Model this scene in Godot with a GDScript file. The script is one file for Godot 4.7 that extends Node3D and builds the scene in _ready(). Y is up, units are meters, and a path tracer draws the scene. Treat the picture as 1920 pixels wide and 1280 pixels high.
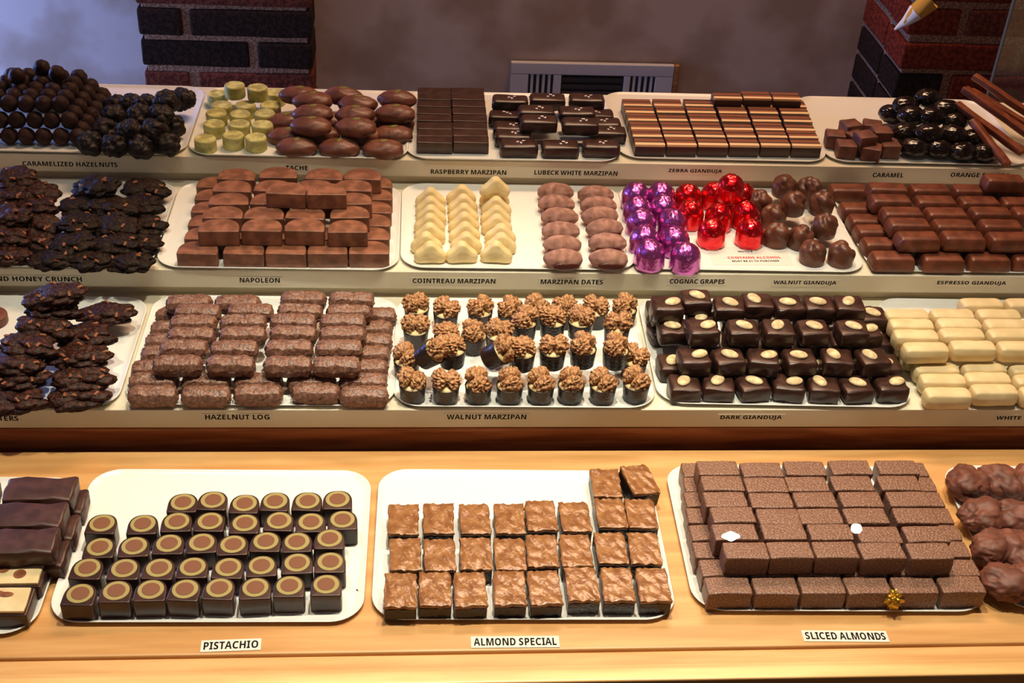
extends Node3D
# A chocolate counter: a wooden board and three white steps full of trays of chocolates, seen from above through the sloping glass, brick piers and a painted wall behind.
# Metres, y up. The board's top is y = -0.004; z grows towards the customer.

const PILES := {
	"pistachio": [
		["front row", 0.000, [-0.342, 0.026, -0.311, 0.023, -0.281, 0.022, -0.251, 0.022, -0.221, 0.021, -0.189, 0.021, -0.159, 0.019, -0.126, 0.018]],
		["second row", 0.000, [-0.342, -0.006, -0.309, -0.005, -0.278, -0.005, -0.248, -0.006, -0.216, -0.005, -0.186, -0.007, -0.154, -0.010, -0.124, -0.011]],
		["third row", 0.000, [-0.336, -0.033, -0.305, -0.034, -0.274, -0.037, -0.244, -0.038, -0.215, -0.035, -0.185, -0.039, -0.156, -0.038, -0.126, -0.042]],
		["fourth row", 0.000, [-0.340, -0.065, -0.302, -0.064, -0.271, -0.067, -0.240, -0.067, -0.207, -0.064, -0.175, -0.067, -0.145, -0.065, -0.115, -0.068]],
		["back row", 0.000, [-0.269, -0.094, -0.241, -0.097, -0.210, -0.092, -0.181, -0.095, -0.150, -0.095, -0.121, -0.097]]],
	"almond": [
		["front row", 0.000, [-0.059, 0.023, -0.028, 0.022, 0.004, 0.023, 0.040, 0.022, 0.072, 0.022, 0.107, 0.018, 0.140, 0.019, 0.173, 0.020]],
		["second row", 0.000, [-0.055, -0.023, -0.023, -0.022, 0.011, -0.023, 0.043, -0.022, 0.074, -0.026, 0.106, -0.026, 0.140, -0.029, 0.172, -0.028]],
		["third row", 0.000, [-0.057, -0.071, -0.023, -0.072, 0.012, -0.071, 0.046, -0.071, 0.077, -0.075, 0.110, -0.073, 0.146, -0.078, 0.176, -0.077]],
		["back row", 0.000, [0.147, -0.123, 0.180, -0.124]]],
	"sliced top": [
		["front row of top layer", 0.022, [0.260, 0.002, 0.302, 0.002, 0.345, 0.002, 0.389, 0.004, 0.435, 0.005]],
		["second row of top layer", 0.022, [0.255, -0.023, 0.302, -0.023, 0.347, -0.022, 0.393, -0.018, 0.439, -0.018]],
		["third row of top layer", 0.022, [0.258, -0.047, 0.302, -0.044, 0.343, -0.044, 0.388, -0.044, 0.437, -0.044]],
		["fourth row of top layer", 0.022, [0.255, -0.069, 0.300, -0.067, 0.344, -0.068, 0.390, -0.068, 0.438, -0.068]],
		["fifth row of top layer", 0.022, [0.257, -0.093, 0.300, -0.090, 0.342, -0.091, 0.388, -0.092, 0.436, -0.092]],
		["back row of top layer", 0.022, [0.257, -0.116, 0.301, -0.113, 0.346, -0.115, 0.393, -0.116, 0.442, -0.116]]],
	"hazelnut top": [
		["front row of top layer", 0.019, [-0.291, -0.249, -0.237, -0.249, -0.178, -0.248, -0.127, -0.248]],
		["second row of top layer", 0.019, [-0.289, -0.278, -0.236, -0.277, -0.179, -0.278, -0.126, -0.279]],
		["third row of top layer", 0.019, [-0.284, -0.301, -0.230, -0.303, -0.176, -0.305, -0.123, -0.304]],
		["fourth row of top layer", 0.019, [-0.285, -0.325, -0.232, -0.327, -0.178, -0.329, -0.124, -0.329]],
		["fifth row of top layer", 0.019, [-0.283, -0.347, -0.226, -0.349, -0.172, -0.350, -0.118, -0.349]],
		["back row of top layer", 0.019, [-0.295, -0.365, -0.242, -0.365]],
		["raised pair at the back", 0.025, [-0.169, -0.365, -0.116, -0.365]]],
	"napoleon top": [
		["front row of top layer", 0.020, [-0.270, -0.461, -0.221, -0.463, -0.172, -0.464, -0.123, -0.462]],
		["second row of top layer", 0.020, [-0.269, -0.492, -0.221, -0.492, -0.173, -0.493, -0.122, -0.496]],
		["third row of top layer", 0.020, [-0.266, -0.525, -0.217, -0.526, -0.166, -0.527, -0.120, -0.529]],
		["fourth row of top layer", 0.020, [-0.265, -0.557, -0.216, -0.559, -0.167, -0.561, -0.120, -0.563]],
		["back row of top layer", 0.020, [-0.263, -0.588, -0.213, -0.594, -0.156, -0.592, -0.109, -0.593]],
		["pair on the very top", 0.040, [-0.196, -0.516, -0.149, -0.515]]],
	"dates": [
		["column beside the empty strip of tray", 0.000, [0.135, -0.604, 0.133, -0.572, 0.134, -0.539, 0.132, -0.504, 0.131, -0.471, 0.129, -0.438]],
		["column beside the purple foil", 0.000, [0.186, -0.598, 0.186, -0.569, 0.185, -0.542, 0.187, -0.511, 0.186, -0.477, 0.183, -0.439]]],
	"purple": [
		["front row", 0.000, [0.232, -0.443, 0.274, -0.438]],
		["second row", 0.000, [0.231, -0.477, 0.267, -0.475]],
		["third row", 0.000, [0.233, -0.517, 0.272, -0.519]],
		["fourth row", 0.000, [0.233, -0.549, 0.266, -0.555]],
		["back row", 0.004, [0.235, -0.580, 0.267, -0.581]]],
	"truffles": [
		["front row", 0.000, [0.434, -0.457, 0.468, -0.454]],
		["second row", 0.000, [0.399, -0.498, 0.428, -0.494]],
		["raised in second row", 0.012, [0.457, -0.501]],
		["third row", 0.000, [0.405, -0.545]],
		["raised pair in third row", 0.016, [0.429, -0.550, 0.466, -0.551]],
		["back row", 0.004, [0.395, -0.576]],
		["raised pair at the back", 0.012, [0.432, -0.604, 0.464, -0.598]]],
	"espresso top": [
		["front row of top layer", 0.019, [0.560, -0.460, 0.617, -0.462, 0.674, -0.461]],
		["second row of top layer", 0.019, [0.559, -0.493, 0.616, -0.491, 0.676, -0.492]],
		["third row of top layer", 0.019, [0.560, -0.521, 0.616, -0.521, 0.675, -0.524, 0.730, -0.525]],
		["fourth row of top layer", 0.019, [0.555, -0.554, 0.613, -0.552, 0.670, -0.552, 0.725, -0.552]],
		["back row of top layer", 0.019, [0.561, -0.585, 0.616, -0.584, 0.672, -0.584, 0.726, -0.582]],
		["", 0.038, [0.708, -0.577]]],
	"raspberry": [
		["front row", 0.000, [-0.019, -0.667, 0.028, -0.669]],
		["second row", 0.000, [-0.018, -0.687, 0.028, -0.689]],
		["third row", 0.000, [-0.018, -0.708, 0.028, -0.710]],
		["fourth row", 0.000, [-0.018, -0.732, 0.029, -0.733]],
		["fifth row", 0.000, [-0.018, -0.754, 0.029, -0.756]],
		["sixth row", 0.000, [-0.018, -0.777, 0.029, -0.779]],
		["seventh row", 0.000, [-0.017, -0.800, 0.029, -0.802]],
		["back row", 0.000, [-0.017, -0.819, 0.029, -0.821]]],
	"lubeck": [
		["front row of bottom layer", 0.000, [0.090, -0.661, 0.144, -0.660, 0.198, -0.664]],
		["second row of bottom layer", 0.000, [0.085, -0.689, 0.212, -0.705]],
		["third row of bottom layer", 0.000, [0.084, -0.713, 0.208, -0.731]],
		["front row of top layer", 0.018, [0.118, -0.697, 0.172, -0.691]],
		["second row of top layer", 0.018, [0.117, -0.727, 0.171, -0.725]],
		["fourth row of bottom layer", 0.000, [0.080, -0.749, 0.202, -0.758]],
		["back row", 0.012, [0.085, -0.772, 0.137, -0.780, 0.191, -0.781]]],
	"zebra": [
		["front row", 0.000, [0.262, -0.670, 0.304, -0.671, 0.346, -0.672, 0.388, -0.673, 0.430, -0.674, 0.472, -0.674]],
		["second row", 0.000, [0.262, -0.694, 0.304, -0.695, 0.347, -0.696, 0.389, -0.697, 0.432, -0.698, 0.474, -0.698]],
		["third row", 0.000, [0.263, -0.716, 0.305, -0.717, 0.347, -0.718, 0.390, -0.719, 0.433, -0.720, 0.476, -0.721]],
		["fourth row", 0.000, [0.263, -0.743, 0.305, -0.744, 0.348, -0.745, 0.392, -0.746, 0.435, -0.747, 0.479, -0.748]],
		["fifth row", 0.000, [0.263, -0.768, 0.306, -0.770, 0.349, -0.771, 0.393, -0.772, 0.437, -0.773, 0.481, -0.774]],
		["sixth row", 0.000, [0.263, -0.790, 0.306, -0.792, 0.350, -0.793, 0.394, -0.794, 0.438, -0.795, 0.483, -0.796]],
		["raised back row", 0.012, [0.389, -0.794, 0.431, -0.796, 0.473, -0.795]]],
	"caramel": [
		["front row", 0.000, [0.528, -0.671, 0.560, -0.663, 0.588, -0.674]],
		["second row", 0.000, [0.521, -0.701, 0.550, -0.699]],
		["upper row", 0.012, [0.552, -0.674, 0.579, -0.689]],
		["back row", 0.000, [0.552, -0.734, 0.582, -0.735]]],
	"tache": [
		["front row of bottom layer", 0.000, [-0.195, -0.655, -0.141, -0.655, -0.085, -0.654]],
		["side of bottom layer", 0.000, [-0.208, -0.685, -0.214, -0.729, -0.073, -0.697, -0.071, -0.727]],
		["front row of top layer", 0.020, [-0.177, -0.676, -0.120, -0.675]],
		["second row of top layer", 0.020, [-0.177, -0.713, -0.122, -0.712]],
		["end of second row of top layer", 0.018, [-0.070, -0.722]],
		["back row of top layer", 0.020, [-0.180, -0.753, -0.120, -0.745]],
		["end of back row of top layer", 0.020, [-0.068, -0.763]],
		["second row of bottom layer", 0.000, [-0.168, -0.694, -0.113, -0.694]],
		["third row of bottom layer", 0.000, [-0.158, -0.732, -0.114, -0.736]],
		["very back of top layer", 0.020, [-0.199, -0.770, -0.141, -0.771]]],
	"sliced base": [
		["front row of bottom layer", 0.000, [0.242, 0.025, 0.286, 0.026, 0.330, 0.026, 0.373, 0.027, 0.418, 0.027, 0.463, 0.027]],
		["second row of bottom layer", 0.000, [0.241, 0.002, 0.286, 0.003, 0.331, 0.003, 0.376, 0.004, 0.421, 0.004, 0.466, 0.005]],
		["third row of bottom layer", 0.000, [0.239, -0.022, 0.466, -0.020]],
		["fourth row of bottom layer", 0.000, [0.240, -0.046, 0.466, -0.043]],
		["fifth row of bottom layer", 0.000, [0.241, -0.070, 0.466, -0.068]],
		["sixth row of bottom layer", 0.000, [0.243, -0.094, 0.465, -0.092]],
		["seventh row of bottom layer", 0.000, [0.246, -0.116, 0.465, -0.115]],
		["back row of bottom layer", 0.000, [0.248, -0.139, 0.464, -0.138]]],
	"hazelnut base": [
		["front row of bottom layer", 0.000, [-0.314, -0.222, -0.260, -0.222, -0.207, -0.224, -0.148, -0.226, -0.098, -0.222]],
		["second row of bottom layer", 0.000, [-0.317, -0.244, -0.263, -0.245, -0.209, -0.245, -0.154, -0.245, -0.100, -0.245]],
		["third row of bottom layer", 0.000, [-0.318, -0.268, -0.099, -0.269]],
		["fourth row of bottom layer", 0.000, [-0.313, -0.294, -0.097, -0.295]],
		["fifth row of bottom layer", 0.000, [-0.312, -0.317, -0.095, -0.319]],
		["sixth row of bottom layer", 0.000, [-0.310, -0.342, -0.095, -0.344]],
		["back row of bottom layer", 0.000, [-0.309, -0.368, -0.091, -0.371]]],
	"napoleon base": [
		["front row of bottom layer", 0.000, [-0.293, -0.444, -0.241, -0.445, -0.193, -0.446, -0.146, -0.447, -0.098, -0.448]],
		["second row of bottom layer", 0.000, [-0.289, -0.477, -0.241, -0.478, -0.194, -0.479, -0.146, -0.480, -0.098, -0.481]],
		["third row of bottom layer", 0.000, [-0.289, -0.508, -0.097, -0.513]],
		["fourth row of bottom layer", 0.000, [-0.290, -0.540, -0.096, -0.545]],
		["fifth row of bottom layer", 0.000, [-0.290, -0.572, -0.095, -0.578]],
		["back row of bottom layer", 0.000, [-0.292, -0.604, -0.096, -0.610]]],
	"cointreau": [
		["column beside the napoleon slices", 0.000, [-0.027, -0.450, -0.031, -0.472, -0.027, -0.494, -0.027, -0.517, -0.025, -0.538, -0.025, -0.560, -0.025, -0.583]],
		["middle column", 0.000, [0.010, -0.451, 0.016, -0.473, 0.015, -0.497, 0.015, -0.521, 0.015, -0.543, 0.015, -0.567, 0.014, -0.592]],
		["column beside the empty strip of tray", 0.000, [0.051, -0.452, 0.057, -0.472, 0.058, -0.494, 0.055, -0.517, 0.055, -0.539, 0.057, -0.563, 0.056, -0.587]],
		["raised at the back of its tray", 0.020, [0.055, -0.576]]],
	"walnut": [
		["front row", 0.000, [-0.048, -0.230, -0.013, -0.228, 0.021, -0.228, 0.054, -0.228, 0.087, -0.228, 0.119, -0.229, 0.153, -0.228, 0.189, -0.231]],
		["second row of cups behind", 0.000, [-0.054, -0.273, 0.193, -0.274]],
		["raised second row", 0.022, [-0.038, -0.258, -0.006, -0.262, 0.031, -0.258, 0.068, -0.258, 0.101, -0.261, 0.134, -0.264, 0.169, -0.262]],
		["third row", 0.000, [-0.044, -0.332, -0.010, -0.317, 0.020, -0.320]],
		["raised third row", 0.022, [0.045, -0.290, 0.074, -0.314, 0.106, -0.317, 0.137, -0.317, 0.176, -0.306]],
		["back row", 0.000, [-0.043, -0.375, -0.010, -0.366, 0.029, -0.369, 0.063, -0.368, 0.095, -0.372, 0.127, -0.372, 0.162, -0.372]],
		["back row corner", 0.000, [0.196, -0.375]]],
	"darkg": [
		["front row", 0.000, [0.242, -0.236, 0.279, -0.237, 0.317, -0.237, 0.356, -0.237, 0.394, -0.235, 0.430, -0.234, 0.469, -0.236]],
		["second row of bottom layer", 0.000, [0.236, -0.274, 0.276, -0.274, 0.316, -0.274, 0.356, -0.274, 0.396, -0.274, 0.436, -0.274, 0.474, -0.274]],
		["third row of bottom layer", 0.000, [0.237, -0.342, 0.480, -0.323]],
		["second row", 0.019, [0.254, -0.259, 0.292, -0.259, 0.330, -0.259, 0.370, -0.259, 0.412, -0.259, 0.452, -0.259]],
		["third row", 0.038, [0.266, -0.287, 0.311, -0.287, 0.350, -0.287, 0.389, -0.287, 0.433, -0.287]],
		["third row of middle layer", 0.019, [0.241, -0.315, 0.458, -0.310]],
		["back row on top", 0.038, [0.235, -0.333, 0.270, -0.347, 0.305, -0.333, 0.339, -0.340, 0.373, -0.335, 0.408, -0.336, 0.443, -0.336]],
		["fourth row of middle layer", 0.019, [0.238, -0.350, 0.475, -0.343]],
		["back row of bottom layer", 0.000, [0.240, -0.382, 0.478, -0.372]],
		["second row of middle layer", 0.019, [0.272, -0.293, 0.312, -0.293, 0.352, -0.293, 0.392, -0.293, 0.430, -0.293]],
		["third row of middle layer, farther back", 0.019, [0.276, -0.331, 0.316, -0.331, 0.356, -0.331, 0.396, -0.331, 0.434, -0.331]]],
	"whiteg": [
		["front row", 0.000, [0.526, -0.218, 0.580, -0.224, 0.633, -0.220]],
		["second row", 0.000, [0.529, -0.243, 0.581, -0.246, 0.635, -0.242]],
		["third row", 0.000, [0.529, -0.264, 0.584, -0.266, 0.638, -0.263]],
		["fourth row of top layer", 0.021, [0.515, -0.273, 0.570, -0.277, 0.624, -0.276]],
		["fifth row of top layer", 0.021, [0.512, -0.298, 0.566, -0.301, 0.622, -0.301]],
		["sixth row of top layer", 0.021, [0.514, -0.320, 0.570, -0.321, 0.625, -0.320]],
		["back row of top layer", 0.021, [0.515, -0.340, 0.569, -0.341, 0.624, -0.341]],
		["raised pair at the back", 0.021, [0.612, -0.364, 0.667, -0.364]],
		["left ends under the top layer", 0.000, [0.524, -0.288, 0.523, -0.311, 0.522, -0.334, 0.521, -0.357]]],
	"espresso base": [
		["front row of bottom layer", 0.000, [0.528, -0.445, 0.589, -0.444, 0.647, -0.445, 0.703, -0.446]],
		["second row of bottom layer", 0.000, [0.527, -0.478, 0.585, -0.477, 0.643, -0.478, 0.700, -0.478]],
		["third row of bottom layer", 0.000, [0.527, -0.509]],
		["fourth row of bottom layer", 0.000, [0.526, -0.536]],
		["fifth row of bottom layer", 0.000, [0.524, -0.567]],
		["back row of bottom layer", 0.000, [0.523, -0.617]]],
	"green": [
		["front row", 0.000, [-0.310, -0.658, -0.276, -0.669, -0.247, -0.664]],
		["second row", 0.000, [-0.304, -0.702, -0.272, -0.703, -0.242, -0.702]],
		["third row", 0.000, [-0.305, -0.735, -0.274, -0.733, -0.242, -0.736]],
		["fourth row", 0.000, [-0.301, -0.760, -0.270, -0.762, -0.237, -0.763]],
		["back row", 0.000, [-0.311, -0.795, -0.234, -0.803]],
		["pair standing higher at the back", 0.016, [-0.286, -0.788, -0.255, -0.782]]],
	"red": [
		["front row", 0.000, [0.317, -0.496, 0.365, -0.497]],
		["second row", 0.000, [0.298, -0.542, 0.333, -0.535, 0.369, -0.542]],
		["back row", 0.000, [0.303, -0.586, 0.338, -0.592, 0.374, -0.592]],
		["perched on top", 0.027, [0.350, -0.562]]],
	"bars": [
		["front", 0.000, [-0.403, 0.030]]],
	"clusters3": [
		["front row", [-0.447, 0.000, -0.214, -0.391, 0.000, -0.220]],
		["second row", [-0.451, 0.010, -0.237, -0.390, 0.010, -0.239]],
		["third row", [-0.456, 0.022, -0.248, -0.393, 0.018, -0.265]],
		["fourth row", [-0.444, 0.030, -0.267, -0.392, 0.022, -0.297]],
		["fifth row", [-0.436, 0.034, -0.298, -0.383, 0.010, -0.358]],
		["back row", [-0.428, 0.042, -0.319, -0.424, 0.056, -0.324]]],
	"clusters2": [
		["front row", [-0.451, 0.000, -0.433, -0.409, 0.000, -0.431, -0.371, 0.000, -0.429]],
		["second row", [-0.433, 0.010, -0.451, -0.388, 0.008, -0.453, -0.366, 0.000, -0.467]],
		["third row", [-0.432, 0.016, -0.483, -0.393, 0.014, -0.483, -0.370, 0.000, -0.507]],
		["fourth row", [-0.440, 0.016, -0.526, -0.399, 0.018, -0.521, -0.375, 0.004, -0.550]],
		["back row", [-0.425, 0.030, -0.551, -0.379, 0.006, -0.590]]],
	"clusters1": [
		["front row", [-0.508, 0.000, -0.438, -0.486, 0.000, -0.475]],
		["second row", [-0.511, 0.012, -0.463, -0.487, 0.010, -0.497]],
		["third row", [-0.515, 0.022, -0.490, -0.490, 0.018, -0.521]],
		["back row", [-0.526, 0.024, -0.535, -0.497, 0.024, -0.547, -0.520, 0.034, -0.561]]],
	"lumps": [
		["front row", [-0.450, 0.000, -0.640, -0.418, 0.000, -0.637, -0.386, 0.000, -0.632, -0.356, 0.000, -0.643]],
		["second row", [-0.437, 0.006, -0.670, -0.402, 0.012, -0.652, -0.371, 0.012, -0.653, -0.356, 0.000, -0.695]],
		["third row", [-0.429, 0.010, -0.698, -0.397, 0.016, -0.688, -0.368, 0.018, -0.688]],
		["back row", [-0.434, 0.006, -0.739, -0.414, 0.010, -0.734, -0.393, 0.012, -0.729, -0.364, 0.024, -0.717, -0.351, 0.010, -0.756]]],
	"prunes": [
		["front row", [0.622, 0.000, -0.674, 0.654, 0.000, -0.672, 0.684, 0.000, -0.664, 0.715, 0.000, -0.662]],
		["second row", [0.616, 0.008, -0.703, 0.643, 0.014, -0.688, 0.676, 0.014, -0.686, 0.712, 0.006, -0.691]],
		["third row", [0.619, 0.006, -0.765, 0.634, 0.018, -0.736, 0.659, 0.022, -0.725, 0.689, 0.018, -0.721]],
		["top", [0.631, 0.022, -0.759, 0.664, 0.030, -0.767, 0.681, 0.028, -0.737]]],
	"pralines": [
		["front row", [0.513, 0.000, 0.018, 0.534, 0.000, 0.022]],
		["second row", [0.516, 0.000, -0.027, 0.540, 0.000, -0.025]],
		["third row", [0.521, 0.000, -0.073, 0.553, 0.000, -0.071]],
		["back row", [0.528, 0.000, -0.124, 0.561, 0.000, -0.123, 0.593, 0.000, -0.124]]],
}
const TRAYS := [
	["pistachio", -0.2323, -0.0040, 0.0445, -0.015],
	["almond", 0.0541, -0.0040, 0.0467, -0.017],
	["sliced", 0.3506, -0.0040, 0.0414, -0.021],
	["walnut", 0.0712, 0.0390, -0.2123, -0.010],
	["darkg", 0.3531, 0.0390, -0.2149, -0.027],
	["cointreau", 0.0780, 0.0753, -0.4302, -0.004],
	["foil", 0.3567, 0.0753, -0.4307, -0.013],
	["raspberry", 0.0843, 0.1111, -0.6393, -0.002],
	["bars", -0.5189, -0.0040, 0.0531, -0.020],
	["pralines", 0.6449, -0.0040, 0.0452, -0.030],
	["clusters3", -0.4904, 0.0390, -0.2129, -0.010],
	["hazelnut", -0.2066, 0.0390, -0.2156, -0.010],
	["whiteg", 0.6459, 0.0390, -0.2185, -0.015],
	["clusters2", -0.4850, 0.0753, -0.4260, -0.010],
	["napoleon", -0.2035, 0.0753, -0.4260, -0.010],
	["espresso", 0.6407, 0.0753, -0.4313, -0.010],
	["balls", -0.4745, 0.1111, -0.6417, -0.010],
	["green", -0.1930, 0.1111, -0.6391, -0.010],
	["zebra", 0.3620, 0.1111, -0.6488, -0.010],
	["caramel", 0.6404, 0.1111, -0.6473, -0.010],
]
const TRAY_SAYS := {
	"pistachio": "pistachio ring chocolates", "almond": "glazed almond squares", "sliced": "milk chocolate almond bars", "bars": "dark and white topped bars", "pralines": "lumpy reddish pralines",
	"walnut": "walnut marzipan cups", "darkg": "dark almond topped chocolates", "clusters3": "nut clusters of the lowest step", "hazelnut": "hazelnut logs", "whiteg": "white chocolate logs",
	"cointreau": "cream marzipan mounds and dates", "foil": "purple and red foil pralines", "clusters2": "black nut clusters", "napoleon": "half round milk chocolate slices", "espresso": "espresso bars",
	"raspberry": "dark fingers and flaked bars", "balls": "chocolate balls and black lumps", "green": "green marzipan and oval chocolates", "zebra": "striped slabs", "caramel": "caramel cubes and glossy black chocolates",
}
# text, step, x, height (on the board: z), width
const NAMES := [
	["CARAMELIZED HAZELNUTS", 3, -0.478, 0.0985, 0.117], ["TACHE", 3, -0.195, 0.098, 0.028], ["RASPBERRY MARZIPAN", 3, 0.025, 0.0955, 0.098], ["LUBECK WHITE MARZIPAN", 3, 0.165, 0.0965, 0.109],
	["ZEBRA GIANDUJA", 3, 0.322, 0.1015, 0.071], ["CARAMEL", 3, 0.582, 0.1, 0.042], ["ORANGE SLIVERS", 3, 0.707, 0.102, 0.080],
	["ALMOND HONEY CRUNCH", 2, -0.488, 0.062, 0.125], ["NAPOLEON", 2, -0.224, 0.0625, 0.046], ["COINTREAU MARZIPAN", 2, 0.001, 0.0635, 0.097], ["MARZIPAN DATES", 2, 0.140, 0.0635, 0.074],
	["COGNAC GRAPES", 2, 0.290, 0.0655, 0.066], ["WALNUT GIANDUJA", 2, 0.421, 0.0645, 0.077], ["ESPRESSO GIANDUJA", 2, 0.627, 0.066, 0.086],
	["ALMOND CLUSTERS", 1, -0.492, 0.0285, 0.083], ["HAZELNUT LOG", 1, -0.229, 0.030, 0.066], ["WALNUT MARZIPAN", 1, 0.030, 0.030, 0.084], ["DARK GIANDUJA", 1, 0.314, 0.0285, 0.067], ["WHITE GIANDUJA", 1, 0.624, 0.0275, 0.076],
	["PISTACHIO", 0, -0.207, 0.068, 0.047, 0.03], ["ALMOND SPECIAL", 0, 0.043, 0.069, 0.074, -0.01], ["SLICED ALMONDS", 0, 0.345, 0.068, 0.074, -0.03],
]
# x, aimed at x and z, energy, half angle
const LAMPS := [[-0.45, -0.30, 0.02, 1.15, 31.0], [0.05, 0.05, 0.04, 2.45, 31.5], [0.50, 0.38, 0.02, 1.5, 31.0]]
const TIER := [-0.004, 0.0390, 0.0753, 0.1111]        # height of the board and of the three steps
const FRONT := [0.0786, -0.2135, -0.4285, -0.6427]    # their front edges
const FLOOR_UP := 0.0016                              # thickness of a tray's floor
const ORD := ["first", "second", "third", "fourth", "fifth", "sixth", "seventh", "eighth", "ninth"]

var M := {}
var used := {}
var rng := RandomNumberGenerator.new()
var nz := FastNoiseLite.new()
var font := SystemFont.new()


func _ready() -> void:
	rng.seed = 7
	# camera
	var cam := Camera3D.new()
	cam.name = "camera"
	cam.transform = Transform3D(Basis(Vector3(0.99667124, 0.04968881, 0.06463323), Vector3(-0.00400094, 0.82165242, -0.56997482), Vector3(-0.08142742, 0.56781891, 0.81911614)).orthonormalized(), Vector3(-0.0557, 0.8775, 0.8700))
	cam.fov = 29.303
	cam.near = 0.05
	cam.far = 30.0
	add_child(cam)
	cam.current = true
	# sky and exposure
	var env := Environment.new()
	env.background_mode = Environment.BG_COLOR
	env.background_color = Color(0.55, 0.68, 0.95)
	env.background_energy_multiplier = 1.0
	env.tonemap_mode = Environment.TONE_MAPPER_LINEAR
	env.tonemap_exposure = 1.0
	env.sdfgi_enabled = true
	env.ssao_enabled = true
	env.ssil_enabled = true
	var we := WorldEnvironment.new()
	we.name = "environment"
	we.environment = env
	add_child(we)
	# daylight through the window, seen nowhere in the picture but on the wall at its left
	var day := AreaLight3D.new()
	day.name = "window_daylight"
	day.area_size = Vector2(0.30, 0.95)
	day.light_color = Color(0.52, 0.66, 1.0)
	day.light_energy = 3.5
	day.area_range = 8.0
	day.shadow_enabled = true
	day.position = Vector3(-1.49, 0.15, -1.26)
	day.rotation = Vector3(0, -PI / 2, 0)
	add_child(day)

	font.font_names = PackedStringArray(["Droid Sans"])
	font.font_weight = 700
	materials()
	room()
	lamps()
	counter()
	for t in TRAYS:
		tray(t)
	lettering_everywhere()
	chocolates()
	small_things()


# ---------------------------------------------------------------- naming

func numbered(called: String) -> String:
	var n: int = used.get(called, 0)
	used[called] = n + 1
	return called if n == 0 else "%s_%03d" % [called, n]


func tag(o: Node, label: String, category := "", group := "", kind := "") -> void:
	if label:
		o.set_meta("label", label)
	if category:
		o.set_meta("category", category)
	if group:
		o.set_meta("group", group)
	if kind:
		o.set_meta("kind", kind)


func base(called: String, at := Vector3.ZERO) -> Node3D:
	var o := Node3D.new()
	o.name = numbered(called)
	o.position = at
	add_child(o)
	return o


func mesh(called: String, m: Mesh, mat: Material, parent: Node = null, at := Vector3.ZERO) -> MeshInstance3D:
	var o := MeshInstance3D.new()
	o.name = called if parent else numbered(called)
	o.mesh = m
	o.material_override = mat
	o.position = at
	(parent if parent else self).add_child(o, true)
	return o


# ---------------------------------------------------------------- shapes

func stops(h: float, r: float, n: int) -> PackedFloat32Array:
	var a := PackedFloat32Array([-h, -h + 0.3 * r, -h + r])
	for i in range(1, n):
		a.append(lerpf(-h + r, h - r, float(i) / n))
	a.append_array(PackedFloat32Array([h - r, h - 0.3 * r, h]))
	return a


# normals weighted by area, so that flat faces stay flat beside narrow rounded edges
func finish(st: SurfaceTool) -> ArrayMesh:
	var v: PackedVector3Array = st.commit_to_arrays()[Mesh.ARRAY_VERTEX]
	var at := {}
	var pos := PackedVector3Array()
	var nor := PackedVector3Array()
	var idx := PackedInt32Array()
	for i in range(0, v.size(), 3):
		var cross := (v[i + 2] - v[i]).cross(v[i + 1] - v[i])
		for k in 3:
			var p := v[i + k].snapped(Vector3.ONE * 2e-6)
			var j: int = at.get(p, -1)
			if j < 0:
				j = pos.size()
				at[p] = j
				pos.append(p)
				nor.append(Vector3.ZERO)
			nor[j] += cross
			idx.append(j)
	for j in nor.size():
		nor[j] = nor[j].normalized()
	var a := []
	a.resize(Mesh.ARRAY_MAX)
	a[Mesh.ARRAY_VERTEX] = pos
	a[Mesh.ARRAY_NORMAL] = nor
	a[Mesh.ARRAY_INDEX] = idx
	var m := ArrayMesh.new()
	m.add_surface_from_arrays(Mesh.PRIMITIVE_TRIANGLES, a)
	return m


# a rounded box standing on y = 0; deform is given each point and may move it
func soft_box(size: Vector3, r: float, n := 1, deform = null) -> ArrayMesh:
	var h := size / 2
	r = minf(r, minf(h.x, minf(h.y, h.z)) * 0.999)
	var st := SurfaceTool.new()
	st.begin(Mesh.PRIMITIVE_TRIANGLES)
	st.set_smooth_group(0)
	for axis in 3:
		var u := (axis + 1) % 3
		var v := (axis + 2) % 3
		var su := stops(h[u], r, n)
		var sv := stops(h[v], r, n)
		for side in [-1, 1]:
			var pts := []
			for i in su.size():
				var line := PackedVector3Array()
				for j in sv.size():
					var q := Vector3.ZERO
					q[axis] = h[axis] * side
					q[u] = su[i]
					q[v] = sv[j]
					var c := q.clamp(-h + Vector3.ONE * r, h - Vector3.ONE * r)
					var p := c + (q - c).normalized() * r + Vector3(0, h.y, 0)
					if deform != null:
						p = deform.call(p)
					line.append(p.snapped(Vector3.ONE * 1e-6))
				pts.append(line)
			for i in su.size() - 1:
				for j in sv.size() - 1:
					var a = pts[i][j]
					var b = pts[i + 1][j]
					var c2 = pts[i + 1][j + 1]
					var d = pts[i][j + 1]
					var order = [a, c2, b, a, d, c2] if side > 0 else [a, b, c2, a, c2, d]
					for p in order:
						st.add_vertex(p)
	return finish(st)


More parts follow.
